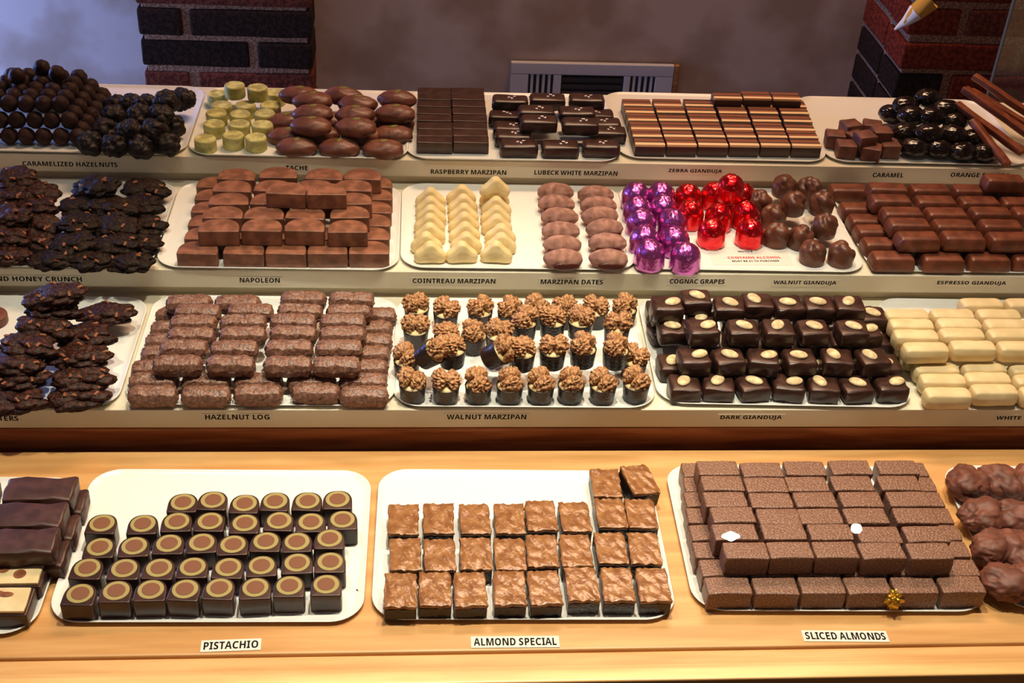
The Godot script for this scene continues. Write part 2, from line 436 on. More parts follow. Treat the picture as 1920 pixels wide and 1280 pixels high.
# a ball made from a cube; radii per axis, centre at the origin
func blob(radii: Vector3, n: int, deform = null) -> ArrayMesh:
	var st := SurfaceTool.new()
	st.begin(Mesh.PRIMITIVE_TRIANGLES)
	st.set_smooth_group(0)
	for axis in 3:
		var u := (axis + 1) % 3
		var v := (axis + 2) % 3
		for side in [-1, 1]:
			var pts := []
			for i in n + 1:
				var line := PackedVector3Array()
				for j in n + 1:
					var q := Vector3.ZERO
					q[axis] = side
					q[u] = tan(lerpf(-PI / 4, PI / 4, float(i) / n))
					q[v] = tan(lerpf(-PI / 4, PI / 4, float(j) / n))
					q = q.normalized()
					var k := 1.0
					if deform != null:
						k = deform.call(q)
					line.append((q * radii * k).snapped(Vector3.ONE * 1e-6))
				pts.append(line)
			for i in n:
				for j in n:
					var a = pts[i][j]
					var b = pts[i + 1][j]
					var c2 = pts[i + 1][j + 1]
					var d = pts[i][j + 1]
					for p in ([a, c2, b, a, d, c2] if side > 0 else [a, b, c2, a, c2, d]):
						st.add_vertex(p)
	return finish(st)


# rings of equally many points, bottom to top, joined and closed with fans
func loft(rings: Array, sharp := []) -> ArrayMesh:
	var st := SurfaceTool.new()
	st.begin(Mesh.PRIMITIVE_TRIANGLES)
	var n: int = rings[0].size()
	for k in rings.size() - 1:
		st.set_smooth_group(k + 1 if k in sharp else 0)
		for i in n:
			var a = rings[k][i]
			var b = rings[k][(i + 1) % n]
			var c = rings[k + 1][(i + 1) % n]
			var d = rings[k + 1][i]
			for p in [a, b, c, a, c, d]:
				st.add_vertex(p)
	for end in 2:
		var ring: PackedVector3Array = rings[0] if end == 0 else rings[-1]
		var mid := Vector3.ZERO
		for p in ring:
			mid += p
		mid /= n
		st.set_smooth_group(0 if end else 30)
		for i in n:
			var a := ring[i]
			var b := ring[(i + 1) % n]
			for p in ([mid, b, a] if end == 0 else [mid, a, b]):
				st.add_vertex(p)
	return finish(st)


# outlines run clockwise seen from above
func round_rect(w: float, d: float, r: float, y: float, per := 6) -> PackedVector3Array:
	var o := PackedVector3Array()
	var mids := [Vector2(w / 2 - r, -d / 2 + r), Vector2(w / 2 - r, d / 2 - r), Vector2(-w / 2 + r, d / 2 - r), Vector2(-w / 2 + r, -d / 2 + r)]
	for k in 4:
		for i in per + 1:
			var a := -PI / 2 + (k + float(i) / per) * PI / 2
			o.append(Vector3(mids[k].x + cos(a) * r, y, mids[k].y + sin(a) * r))
	return o


func d_outline(w: float, d: float, y: float, straight: float, inset := 0.0) -> PackedVector3Array:
	var o := PackedVector3Array()
	var hw := w / 2 - inset
	var z0 := d / 2 - inset            # the straight front
	var r := 0.0022
	var mid := d * straight
	var back := d / 2 + mid - inset
	for i in 4:
		var a := i / 3.0 * PI / 2
		o.append(Vector3(hw - r + cos(a) * r, y, z0 - r + sin(a) * r))
	for i in 4:
		var a := PI / 2 + i / 3.0 * PI / 2
		o.append(Vector3(-hw + r + cos(a) * r, y, z0 - r + sin(a) * r))
	for i in 17:
		var a := PI + i / 16.0 * PI
		var s := sin(a)
		o.append(Vector3(cos(a) * hw * pow(absf(cos(a)), -0.16) if absf(cos(a)) > 0.01 else 0.0, y, mid - back * pow(absf(s), 0.84)))
	return o


func d_prism(w: float, h: float, d: float, straight: float, e := 0.0012) -> ArrayMesh:
	return loft([d_outline(w, d, 0, straight, 0.0006), d_outline(w, d, 0.001, straight), d_outline(w, d, h - e, straight), d_outline(w, d, h - e * 0.3, straight, e * 0.3), d_outline(w, d, h, straight, e)])


func turned(profile: Array, n := 20, deform = null) -> ArrayMesh:
	var rings := []
	for p in profile:
		var ring := PackedVector3Array()
		for i in n:
			var a := TAU * i / n
			var q := Vector3(cos(a) * p.x, p.y, sin(a) * p.x)
			ring.append(deform.call(q) if deform != null else q)
		rings.append(ring)
	return loft(rings)


func box(size: Vector3, e := 0.002) -> ArrayMesh:
	return soft_box(size, e)


func wobble(amount: float, freq: float, shift := 0.0) -> Callable:
	return func(p: Vector3) -> Vector3:
		var q := p * freq + Vector3(shift, shift * 1.7, 0)
		return p + Vector3(nz.get_noise_3d(q.x, q.y, q.z), nz.get_noise_3d(q.x + 50, q.y, q.z), nz.get_noise_3d(q.x, q.y + 50, q.z)) * amount


# ---------------------------------------------------------------- materials

func noise_tex(freq: float, dark: Color, light: Color, seed_ := 1, kind := FastNoiseLite.TYPE_SIMPLEX_SMOOTH, lo := 0.3, hi := 0.7) -> NoiseTexture2D:
	var n := FastNoiseLite.new()
	n.noise_type = kind
	n.frequency = freq
	n.seed = seed_
	n.fractal_octaves = 4
	var t := NoiseTexture2D.new()
	t.width = 256
	t.height = 256
	t.seamless = true
	t.noise = n
	var g := Gradient.new()
	g.offsets = PackedFloat32Array([lo, hi])
	g.colors = PackedColorArray([dark, light])
	t.color_ramp = g
	return t


func mat(called: String, c: Color, rough := 0.5, spec := 0.5) -> StandardMaterial3D:
	var m := StandardMaterial3D.new()
	m.resource_name = called
	m.albedo_color = c
	m.roughness = rough
	m.metallic_specular = spec
	M[called] = m
	return m


func mottle(m: StandardMaterial3D, t: Texture2D, scale: Vector3, bump: Texture2D = null, depth := 0.05) -> void:
	m.albedo_texture = t
	m.uv1_triplanar = true
	m.uv1_world_triplanar = true
	m.uv1_scale = scale
	if bump:
		m.heightmap_enabled = true
		m.heightmap_texture = bump
		m.heightmap_scale = depth


func materials() -> void:
	var soft := noise_tex(0.02, Color(0.78, 0.76, 0.74), Color.WHITE)
	var fine := noise_tex(0.06, Color(0.72, 0.70, 0.68), Color.WHITE, 3)
	var grains := noise_tex(0.09, Color(0, 0, 0), Color.WHITE, 5)
	var flecks := noise_tex(0.10, Color(0.74, 0.68, 0.64), Color(1.0, 1.0, 0.98), 8, FastNoiseLite.TYPE_SIMPLEX, 0.58, 0.74)
	var cells := noise_tex(0.05, Color(0, 0, 0), Color.WHITE, 4, FastNoiseLite.TYPE_CELLULAR, 0.0, 1.0)
	var s := Vector3.ONE
	mottle(mat("milk_chocolate", Color(0.52, 0.31, 0.235), 0.42, 0.5), soft, s * 9, grains, 0.012)
	mottle(mat("napoleon_chocolate", Color(0.59, 0.38, 0.28), 0.40, 0.5), soft, s * 9)
	mottle(mat("rough_milk_chocolate", Color(0.58, 0.41, 0.33), 0.42, 0.5), fine, s * 12, grains, 0.035)
	mottle(mat("dark_chocolate", Color(0.27, 0.16, 0.13), 0.32, 0.5), soft, s * 9)
	mottle(mat("black_chocolate", Color(0.19, 0.12, 0.105), 0.34, 0.5), soft, s * 9, grains, 0.03)
	mottle(mat("plain_dark_chocolate", Color(0.32, 0.19, 0.16), 0.40, 0.5), soft, s * 9)
	mottle(mat("red_dark_chocolate", Color(0.50, 0.29, 0.22), 0.55, 0.5), soft, s * 9)
	mottle(mat("espresso_chocolate", Color(0.50, 0.27, 0.18), 0.38, 0.5), soft, s * 9)
	mottle(mat("truffle_chocolate", Color(0.46, 0.27, 0.19), 0.38, 0.5), soft, s * 9)
	mottle(mat("flecked_chocolate", Color(0.63, 0.475, 0.395), 0.42, 0.5), flecks, s * 14, grains, 0.03)
	mottle(mat("white_chocolate", Color(0.93, 0.84, 0.64), 0.42, 0.5), noise_tex(0.02, Color(0.93, 0.92, 0.9), Color.WHITE), s * 6)
	mottle(mat("marzipan", Color(0.95, 0.86, 0.64), 0.55, 0.4), noise_tex(0.02, Color(0.93, 0.91, 0.86), Color.WHITE, 6), s * 10)
	mottle(mat("green_marzipan", Color(0.87, 0.86, 0.56), 0.6, 0.3), soft, s * 10)
	mottle(mat("nut_cluster", Color(0.36, 0.20, 0.14), 0.55, 0.35), noise_tex(0.05, Color(0.35, 0.30, 0.28), Color(1.0, 0.9, 0.8), 12, FastNoiseLite.TYPE_SIMPLEX_SMOOTH, 0.4, 0.75), s * 16, grains, 0.03)
	mottle(mat("nut_chip", Color(0.60, 0.36, 0.22), 0.45, 0.4), soft, s * 20)
	mottle(mat("glazed_almond", Color(0.62, 0.445, 0.285), 0.25, 0.55), noise_tex(0.02, Color(0.80, 0.70, 0.60), Color(1.0, 0.98, 0.92), 9, FastNoiseLite.TYPE_SIMPLEX_SMOOTH, 0.2, 0.8), s * 13, cells, 0.03)
	mottle(mat("walnut", Color(0.86, 0.67, 0.47), 0.5, 0.4), noise_tex(0.05, Color(0.66, 0.54, 0.46), Color.WHITE, 10), s * 22, grains, 0.03)
	mottle(mat("almond", Color(0.95, 0.85, 0.66), 0.5, 0.4), soft, s * 20)
	mottle(mat("cocoa_dust", Color(0.72, 0.54, 0.48), 0.95, 0.1), soft, s * 14)
	mat("date_skin", Color(0.30, 0.11, 0.08), 0.35)
	mat("pistachio_green", Color(0.64, 0.58, 0.36), 0.55, 0.3)
	mat("ganache", Color(0.50, 0.33, 0.235), 0.55, 0.3)
	mat("zebra_dark", Color(0.24, 0.13, 0.10), 0.4)
	mat("zebra_brown", Color(0.55, 0.31, 0.20), 0.45)
	mat("zebra_cream", Color(0.97, 0.82, 0.62), 0.45)
	mat("sugar_flake", Color(0.95, 0.90, 0.86), 0.5)
	mat("pistachio_chip", Color(0.45, 0.46, 0.12), 0.6)
	for foil in [["red_foil", Color(0.90, 0.03, 0.10)], ["purple_foil", Color(0.75, 0.34, 0.69)]]:
		var f := mat(foil[0], foil[1], 0.28)
		f.metallic = 0.9
		f.clearcoat_enabled = true
		f.clearcoat = 0.8
		f.clearcoat_roughness = 0.12
		f.uv1_triplanar = true
		f.uv1_world_triplanar = true
		f.uv1_scale = s * 16
		f.heightmap_enabled = true
		f.heightmap_texture = cells
		f.heightmap_scale = 0.06
	mat("tray_white", Color(0.94, 0.94, 0.91), 0.28, 0.5)
	mottle(mat("step_paint", Color(0.90, 0.87, 0.78), 0.5, 0.4), noise_tex(0.01, Color(0.95, 0.94, 0.92), Color.WHITE, 2), s * 2)
	var grain := noise_tex(0.03, Color(0.80, 0.72, 0.62), Color(1, 1, 1), 15)
	var soft_grain := noise_tex(0.02, Color(0.90, 0.86, 0.80), Color(1, 1, 1), 15, FastNoiseLite.TYPE_SIMPLEX_SMOOTH, 0.2, 0.8)
	mottle(mat("pale_maple", Color(0.92, 0.72, 0.48), 0.36, 0.5), soft_grain, Vector3(0.7, 9, 9))
	mottle(mat("maple", Color(0.86, 0.66, 0.42), 0.36, 0.5), soft_grain, Vector3(0.7, 9, 9))
	mottle(mat("brown_wood", Color(0.62, 0.40, 0.24), 0.4, 0.5), grain, Vector3(0.7, 9, 9))
	mottle(mat("riser_wood", Color(0.74, 0.46, 0.29), 0.3, 0.5), grain, Vector3(0.7, 9, 9))
	mottle(mat("wall_paint", Color(0.72, 0.64, 0.60), 0.85, 0.2), noise_tex(0.012, Color(0.87, 0.83, 0.79), Color.WHITE, 21), s * 1.6)
	mottle(mat("mortar", Color(0.66, 0.50, 0.40), 0.95, 0.1), fine, s * 10, grains, 0.04)
	var pit := noise_tex(0.05, Color(0.70, 0.66, 0.64), Color.WHITE, 23)
	mottle(mat("brick_red", Color(0.50, 0.19, 0.12), 0.9, 0.2), pit, s * 7, grains, 0.03)
	mottle(mat("brick_brown", Color(0.44, 0.22, 0.16), 0.9, 0.2), pit, s * 7, grains, 0.03)
	mottle(mat("brick_black", Color(0.18, 0.115, 0.09), 0.9, 0.2), pit, s * 7, grains, 0.03)
	mat("vent_paint", Color(0.70, 0.68, 0.70), 0.5)
	mat("vent_dark", Color(0.16, 0.12, 0.13), 0.6)
	mat("paper", Color(0.90, 0.88, 0.84), 0.8, 0.2)
	mat("yellow_paper", Color(0.80, 0.60, 0.25), 0.8, 0.2)
	mat("ink", Color(0.07, 0.06, 0.06), 0.7, 0.2)
	mat("lip_ink", Color(0.10, 0.07, 0.05), 0.7, 0.2)
	mat("red_ink", Color(0.80, 0.22, 0.25), 0.7, 0.2)
	mat("black_metal", Color(0.08, 0.08, 0.08), 0.4)
	mottle(mat("floor_wood", Color(0.34, 0.24, 0.17), 0.5, 0.4), grain, Vector3(0.7, 3, 3))
	mat("dark_wall", Color(0.16, 0.13, 0.12), 0.9, 0.1)
	mat("screen_edge", Color(0.34, 0.34, 0.28), 0.5)
	mat("ceiling_paint", Color(0.55, 0.50, 0.45), 0.9, 0.2)
	var g := mat("glass", Color(0.30, 0.32, 0.31, 0.004), 0.0, 0.5)
	g.transparency = BaseMaterial3D.TRANSPARENCY_ALPHA
	var lamp := mat("lamp_face", Color(1, 0.9, 0.75), 0.5)
	lamp.emission_enabled = true
	lamp.emission = Color(1.0, 0.82, 0.58)
	lamp.emission_energy_multiplier = 12.0
	var lp := mat("lamp_panel", Color(1, 0.9, 0.8), 0.6)
	lp.emission_enabled = true
	lp.emission = Color(1.0, 0.82, 0.66)
	lp.emission_energy_multiplier = 0.4
	mottle(mat("nut_cluster_dark", Color(0.24, 0.155, 0.11), 0.6, 0.3), noise_tex(0.05, Color(0.4, 0.36, 0.33), Color(1.0, 0.95, 0.85), 13, FastNoiseLite.TYPE_SIMPLEX_SMOOTH, 0.4, 0.75), s * 16, grains, 0.02)
	mottle(mat("ball_chocolate", Color(0.25, 0.165, 0.15), 0.6, 0.3), soft, s * 9)
	mottle(mat("lump_chocolate", Color(0.15, 0.10, 0.09), 0.55, 0.4), soft, s * 9)
	mat("glossy_black", Color(0.12, 0.08, 0.07), 0.16)
	mottle(mat("stick_chocolate", Color(0.56, 0.29, 0.17), 0.5, 0.4), soft, s * 9)
	mat("gold_scrap", Color(0.85, 0.68, 0.25), 0.3).metallic = 0.8
	var bulb := mat("bulb_glow", Color(1, 0.95, 0.9), 0.5)
	bulb.emission_enabled = true
	bulb.emission = Color(1.0, 0.96, 0.90)
	bulb.emission_energy_multiplier = 60.0


# ---------------------------------------------------------------- room

func struct(called: String, size: Vector3, at: Vector3, m: String, label: String) -> MeshInstance3D:
	var o := mesh(called, soft_box(size, 0.002), M[m], null, at - Vector3(0, size.y / 2, 0))
	tag(o, label, "", "", "structure")
	return o


func room() -> void:
	struct("floor", Vector3(3.8, 0.1, 5.0), Vector3(0.3, -0.70, 0.85), "floor_wood", "dark wooden shop floor under the counter")
	struct("ceiling", Vector3(3.8, 0.1, 5.0), Vector3(0.3, 1.95, 0.85), "dark_wall", "dark shop ceiling above the counter")
	struct("wall_back", Vector3(3.8, 2.55, 0.1), Vector3(0.3, 0.625, -1.60), "wall_paint", "mauve grey plaster wall behind the counter, mottled and dim")
	struct("wall_right", Vector3(0.1, 2.55, 5.0), Vector3(2.2, 0.625, 0.85), "wall_paint", "plain wall at the far end of the counter")
	struct("wall_front", Vector3(3.8, 2.55, 0.1), Vector3(0.3, 0.625, 3.3), "dark_wall", "dark wall on the customers' side of the shop")
	# the wall with the window: four pieces round the opening (z -1.43 to -0.97, y -0.35 to 0.65)
	var w := base("wall_left")
	tag(w, "plain wall with the daylight window beside the counter", "", "", "structure")
	for p in [[Vector3(0.1, 2.55, 0.12), Vector3(-1.55, 0.625, -1.49)], [Vector3(0.1, 2.55, 4.25), Vector3(-1.55, 0.625, 1.155)], [Vector3(0.1, 0.30, 0.46), Vector3(-1.55, -0.50, -1.20)], [Vector3(0.1, 1.25, 0.46), Vector3(-1.55, 1.275, -1.20)]]:
		mesh("wall_piece", soft_box(p[0], 0.001), M.wall_paint, w, p[1] - Vector3(0, p[0].y / 2, 0))
	var win := base("window_1", Vector3(-1.55, -0.35, -1.20))
	tag(win, "daylight window in the side wall", "", "", "structure")
	for sz in [[Vector3(0.06, 1.0, 0.03), Vector3(0, 0, -0.215)], [Vector3(0.06, 1.0, 0.03), Vector3(0, 0, 0.215)], [Vector3(0.06, 0.03, 0.40), Vector3.ZERO], [Vector3(0.06, 0.03, 0.40), Vector3(0, 0.97, 0)]]:
		mesh("window_frame", soft_box(sz[0], 0.003), M.tray_white, win, sz[1])
	mesh("pane", soft_box(Vector3(0.004, 0.94, 0.40), 0.0005), M.glass, win, Vector3(0, 0.03, 0))
	pier("brick_pier", Vector2(-0.537, -0.228), -1.42, [[0.071, []], [0.0135, [-0.452]], [-0.0465, [-0.336]], [-0.1065, [-0.447]], [-0.1665, [-0.33]], [-0.2265, [-0.45]]], [["brick_brown", "brick_brown"], ["brick_black", "brick_black"], ["brick_black", "brick_black"], ["brick_brown", "brick_brown"]], "narrow pier of blackened bricks rising behind the green marzipan")
	pier("brick_pier", Vector2(0.832, 1.30), -1.30, [[0.155, [1.02]], [0.0925, [0.932, 1.17]], [0.0285, [1.05]], [-0.0295, [0.928, 1.15]], [-0.0875, [1.06]], [-0.1455, [0.95, 1.18]]], [["brick_red", "brick_red"], ["brick_red", "brick_brown"], ["brick_red", "brick_brown", "brick_red"], ["brick_black", "brick_red", "brick_brown"]], "wide pier of red bricks behind the prunes and chocolate sticks")
	# air vent low on the wall
	var v := base("air_vent", Vector3(0.311, -0.36, -1.55))
	var y1 := 0.235
	mesh("back_plate", box(Vector3(0.31, 0.22, 0.004), 0.001), M.vent_dark, v, Vector3(0, 0.005, 0.003))
	for p in [[0.325, 0.024, 0.0, y1 - 0.024], [0.325, 0.03, 0.0, 0.0]]:
		mesh("frame_bar", box(Vector3(p[0], p[1], 0.012), 0.002), M.vent_paint, v, Vector3(p[2], p[3], 0.010))
	for p in [[0.036, -0.1445], [0.016, -0.069], [0.013, 0.0705], [0.036, 0.1445]]:
		mesh("frame_bar", box(Vector3(p[0], y1 - 0.054, 0.012), 0.002), M.vent_paint, v, Vector3(p[1], 0.03, 0.010))
	for k in 4:
		for s in [-1, 1]:
			mesh("upright_slat", box(Vector3(0.0055, y1 - 0.054, 0.009), 0.001), M.vent_paint, v, Vector3(s * 0.102 + (k - 1.5) * 0.0115, 0.03, 0.010))
	for k in 12:
		mesh("level_slat", box(Vector3(0.122, 0.009, 0.007), 0.001), M.vent_dark, v, Vector3(0.001, 0.033 + k * 0.0148, 0.009))
	mesh("wooden_edge", box(Vector3(0.010, y1, 0.014), 0.002), M.brown_wood, v, Vector3(0.168, 0, 0.009))
	tag(v, "white air vent with dark slats low on the back wall", "vent")


func pier(called: String, xs: Vector2, z: float, courses: Array, tones: Array, label: String) -> void:
	var p := base(called, Vector3(0, 0, z))
	tag(p, label, "", "", "structure")
	var depth := z + 1.55
	var w := xs.y - xs.x
	mesh("mortar_core", soft_box(Vector3(w - 0.016, 2.5, depth), 0.002), M.mortar, p, Vector3((xs.x + xs.y) / 2, -0.645, -depth / 2 - 0.006))
	var pitch := 0.06
	for n in 8:  # on up the pier, past the top of the picture
		var step: float = courses[0][0] + (n + 1) * pitch
		courses.append([step, [lerpf(xs.x, xs.y, 0.36 if n % 2 else 0.66)]])
	var k := 0
	for c in courses:
		var top: float = c[0]
		var h := 0.050
		var cuts: Array = [xs.x] + c[1] + [xs.y]
		for i in cuts.size() - 1:
			var x0: float = cuts[i] + (0.008 if i else 0.0)
			var x1: float = cuts[i + 1] - (0.008 if i < cuts.size() - 2 else 0.0)
			var names: Array = tones[mini(k, tones.size() - 1)]
			var tone: String = names[i % names.size()]
			var b := mesh("brick", soft_box(Vector3(x1 - x0, h, 0.10), 0.005, 4, wobble(0.003, 300.0, k * 7.0 + i * 3.0)), M[tone], p, Vector3((x0 + x1) / 2, top - 0.054, -0.05 + rng.randf_range(-0.002, 0.002)))
			b.rotation.z = rng.randf_range(-0.006, 0.006)
		# the side of the pier, where it shows
		var side: float = xs.x if xs.x > 0 else xs.y
		if depth > 0.16:
			mesh("brick", soft_box(Vector3(0.10, h, depth - 0.115), 0.005, 3, wobble(0.003, 300.0, k * 5.0)), M[tones[mini(k, tones.size() - 1)][0]], p, Vector3(side + (0.052 if xs.x > 0 else -0.052), top - 0.054, -0.108 - (depth - 0.115) / 2))
		k += 1


func lamps() -> void:
	var bar := mesh("lamp_track", soft_box(Vector3(1.6, 0.03, 0.04), 0.004), M.black_metal, null, Vector3(0, 1.87, -0.22))
	tag(bar, "black lamp track on the ceiling over the counter", "lamp track")
	for i in LAMPS.size():
		var l = LAMPS[i]
		var at := Vector3(l[0], 1.60, -0.22)
		var aim := Vector3(l[1], 0, l[2])
		var o := base("track_spotlight", at)
		tag(o, "black track spotlight over the counter, %s along the track" % ORD[i], "spotlight", "spotlights on the ceiling track")
		o.look_at_from_position(at, aim, Vector3(0, 0, -1))
		var can := mesh("can", turned([Vector2(0.020, 0), Vector2(0.032, 0.004), Vector2(0.036, 0.10), Vector2(0.034, 0.10), Vector2(0.030, 0.096)], 20), M.black_metal, o)
		can.rotation.x = -PI / 2
		can.position = Vector3(0, 0, 0.11)
		var face := mesh("lamp_face", turned([Vector2(0.029, 0), Vector2(0.029, 0.002)], 20), M.lamp_face, o)
		face.rotation.x = -PI / 2
		face.position = Vector3(0, 0, 0.014)
		var stem := mesh("stem", soft_box(Vector3(0.012, 0.26, 0.012), 0.002), M.black_metal, o)
		stem.global_transform = Transform3D(Basis(), at + Vector3(0, 0.02, 0))
		var sp := SpotLight3D.new()
		sp.name = "spotlight_light"
		sp.light_color = Color(1.0, 0.965, 0.865)
		sp.light_energy = l[3]
		sp.light_size = 0.03
		sp.spot_angle = l[4]
		sp.spot_angle_attenuation = 1.0
		sp.spot_range = 8.0
		sp.spot_attenuation = 2.0
		sp.shadow_enabled = true
		add_child(sp, true)
		sp.look_at_from_position(at + (aim - at).normalized() * 0.005, aim, Vector3(0, 0, -1))
	# two bulbs on the customers' side, mirrored by the sloping glass
	for b in [["glass bulb with a long bright filament hanging on the customers' side", Vector3(0.621, 0.785, 1.419), Vector3(0.019, 0.007, 0.009)], ["tiny round bulb hanging on the customers' side", Vector3(0.875, 0.778, 1.375), Vector3(0.006, 0.006, 0.006)]]:
		var o := base("hanging_bulb", b[1])
		tag(o, b[0], "bulb")
		mesh("bulb_glow", blob(b[2], 12), M.bulb_glow, o)
		mesh("cord", soft_box(Vector3(0.003, 1.9 - b[1].y - b[2].y, 0.003), 0.001), M.black_metal, o, Vector3(0, b[2].y, 0))
		var om := OmniLight3D.new()
		om.name = "bulb_light"
		om.light_color = Color(1.0, 0.93, 0.82)
		om.light_energy = 0.03
		om.omni_range = 8.0
		om.omni_attenuation = 2.0
		om.light_size = 0.004
		om.shadow_enabled = true
		om.position = b[1]
		add_child(om, true)
	# weak general light of the shop
	var room_light := AreaLight3D.new()
	room_light.name = "shop_ceiling_light"
	room_light.area_size = Vector2(1.2, 0.3)
	room_light.light_color = Color(1.0, 0.82, 0.66)
	room_light.light_energy = 3.6
	room_light.area_range = 8.0
	room_light.shadow_enabled = true
	room_light.position = Vector3(0.5, 1.885, -1.3)
	room_light.rotation = Vector3(-PI / 2, 0, 0)
	add_child(room_light)
	var panel := mesh("ceiling_lamp", soft_box(Vector3(1.2, 0.01, 0.3), 0.002), M.lamp_panel, null, Vector3(0.5, 1.888, -1.3))
	tag(panel, "flat ceiling lamp panel between wall and counter", "ceiling lamp")


# ---------------------------------------------------------------- counter, steps, trays, glass

func counter() -> void:
	var c := base("wooden_counter")
	mesh("worktop", soft_box(Vector3(3.3, 0.0336, 0.2784), 0.003, 2), M.maple, c, Vector3(0.3, -0.0376, -0.0606))
	mesh("front_ledge", soft_box(Vector3(3.3, 0.030, 0.034), 0.003, 2), M.pale_maple, c, Vector3(0.3, -0.0362, 0.0958))
	mesh("front_panel", soft_box(Vector3(3.3, 0.61, 0.03), 0.002), M.brown_wood, c, Vector3(0.3, -0.6482, 0.0955))
	mesh("back_board", soft_box(Vector3(3.3, 0.66, 0.03), 0.002), M.riser_wood, c, Vector3(0.3, -0.6482, -0.232))
	tag(c, "pale maple counter board with a darker wooden front", "counter")
	var s := base("stepped_display")
	var backs := [0, -0.452, -0.668, -0.858]
	for i in [1, 2, 3]:
		mesh("shelf", soft_box(Vector3(3.3, 0.0236, FRONT[i] - backs[i]), 0.0012), M.step_paint, s, Vector3(0.3, TIER[i] - 0.0236, (FRONT[i] + backs[i]) / 2))
		if i > 1:
			mesh("riser", soft_box(Vector3(3.3, TIER[i] - 0.0236 - TIER[i - 1], 0.012), 0.0004), M.step_paint, s, Vector3(0.3, TIER[i - 1], FRONT[i] - 0.014))
	mesh("side_leg", soft_box(Vector3(0.03, 0.66, 0.55), 0.002), M.riser_wood, s, Vector3(-1.30, -0.6482, -0.55))
	mesh("side_leg", soft_box(Vector3(0.03, 0.66, 0.55), 0.002), M.riser_wood, s, Vector3(1.90, -0.6482, -0.55))
	mesh("back_panel", soft_box(Vector3(3.3, 0.73, 0.02), 0.002), M.step_paint, s, Vector3(0.3, -0.6482, -0.846))
	tag(s, "white painted display of three steps above the counter board", "display steps")
	# sloping glass front: leans back by 35 degrees from upright
	var g := base("sloping_glass", Vector3(0.3, -0.0035, 0.0972))
	mesh("pane", soft_box(Vector3(3.3, 1.0, 0.004), 0.0005), M.glass, g)
	g.rotation.x = -deg_to_rad(35)
	tag(g, "clear sloping glass front between customers and chocolates, with small lamp reflections", "glass")
	var sc := base("glass_screen", Vector3(1.06, -0.65, -0.92))
	mesh("pane", soft_box(Vector3(0.47, 1.25, 0.006), 0.001), M.glass, sc)
	mesh("edge_strip", soft_box(Vector3(0.003, 1.25, 0.007), 0.001), M.screen_edge, sc, Vector3(-0.236, 0, 0))
	tag(sc, "upright clear glass screen before the red brick pier", "glass")


func tray(t: Array) -> void:
	var w := 0.280
	var d := 0.2085
	var r := 0.030
	var rings := []
	for p in [[0.012, 0.0], [0.0045, 0.0005], [0.0006, 0.0036], [0.0, 0.0043], [0.0008, 0.0048], [0.0018, 0.0044], [0.0055, 0.0021], [0.010, FLOOR_UP], [0.03, FLOOR_UP]]:
		rings.append(round_rect(w - 2 * p[0], d - 2 * p[0], maxf(r - p[0], 0.004), p[1], 8))
	if not M.has("tray_mesh"):
		M.tray_mesh = loft(rings)
	var o := mesh("serving_tray", M.tray_mesh, M.tray_white)
	var dir := Vector3(sin(t[4]), 0, cos(t[4]))
	o.position = Vector3(t[1], t[2] + 0.0003, t[3]) - dir * d / 2
	o.rotation.y = t[4]
	tag(o, "white tray with rounded corners under the " + TRAY_SAYS[t[0]], "tray", "white serving trays")


func letters(text: String, width: float, height: float, m: Material, parent: Node, at: Vector3, flat := false, turn := 0.0) -> void:
	var t := TextMesh.new()
	t.text = text
	t.font = font
	t.font_size = 32
	t.pixel_size = 0.001
	t.depth = 0.004
	t.curve_step = 3.0
	var box_ := t.get_aabb()
	var o := mesh("lettering", t, m, parent)
	var s := Vector3(width / box_.size.x, height / box_.size.y, 0.06)
	var mid := box_.get_center()
	var b := Basis.from_scale(s)
	if flat:
		b = Basis(Vector3.UP, turn) * Basis(Vector3.RIGHT, -PI / 2) * b
	o.transform = Transform3D(b, at - b * mid)


func lettering_everywhere() -> void:
	for l in NAMES:
		var tier: int = l[1]
		if tier == 0:
			var o := base("name_label", Vector3(l[2], TIER[0], l[3]))
			mesh("strip", soft_box(Vector3(l[4] + 0.005, 0.0006, 0.0135), 0.0002), M.paper, o)
			letters(l[0], l[4], 0.0085, M.ink, o, Vector3(0, 0.0007, 0), true)
			o.rotation.y = l[5]
			tag(o, "white name label reading %s on the wooden board" % l[0], "label", "name labels")
		else:
			var o := base("name_label", Vector3(l[2], l[3], FRONT[tier]))
			mesh("strip", soft_box(Vector3(l[4] + 0.006, 0.0095, 0.0004), 0.0001), M.step_paint, o, Vector3(0, -0.00475, 0.0002))
			letters(l[0], l[4], 0.0062, M.lip_ink, o, Vector3(0, 0, 0.0005))
			tag(o, "name strip reading %s on the edge of a white step" % l[0], "label", "name labels")


# ---------------------------------------------------------------- chocolates

func proto(called: String, parts: Array) -> Node3D:
	if parts.size() == 1:
		var o := MeshInstance3D.new()
		o.name = called
		o.mesh = parts[0][1]
		o.material_override = parts[0][2]
		return o
	var n := Node3D.new()
	n.name = called
	for p in parts:
		var o := MeshInstance3D.new()
		o.name = p[0]
		o.mesh = p[1]
		o.material_override = p[2]
		if p.size() > 3:
			o.transform = p[3]
		n.add_child(o, true)
	return n


func put(protos: Array, at: Vector3, turn: float, label: String, category: String, group: String, lean := Vector2.ZERO) -> Node3D:
	var p: Node3D = protos[rng.randi() % protos.size()]
	var o: Node3D = p.duplicate()
	o.name = numbered(str(p.name))
	o.transform = Transform3D(Basis(Vector3.UP, turn) * Basis(Vector3.RIGHT, lean.x) * Basis(Vector3.BACK, lean.y), at)
	add_child(o)
	tag(o, label, category, group)
	return o


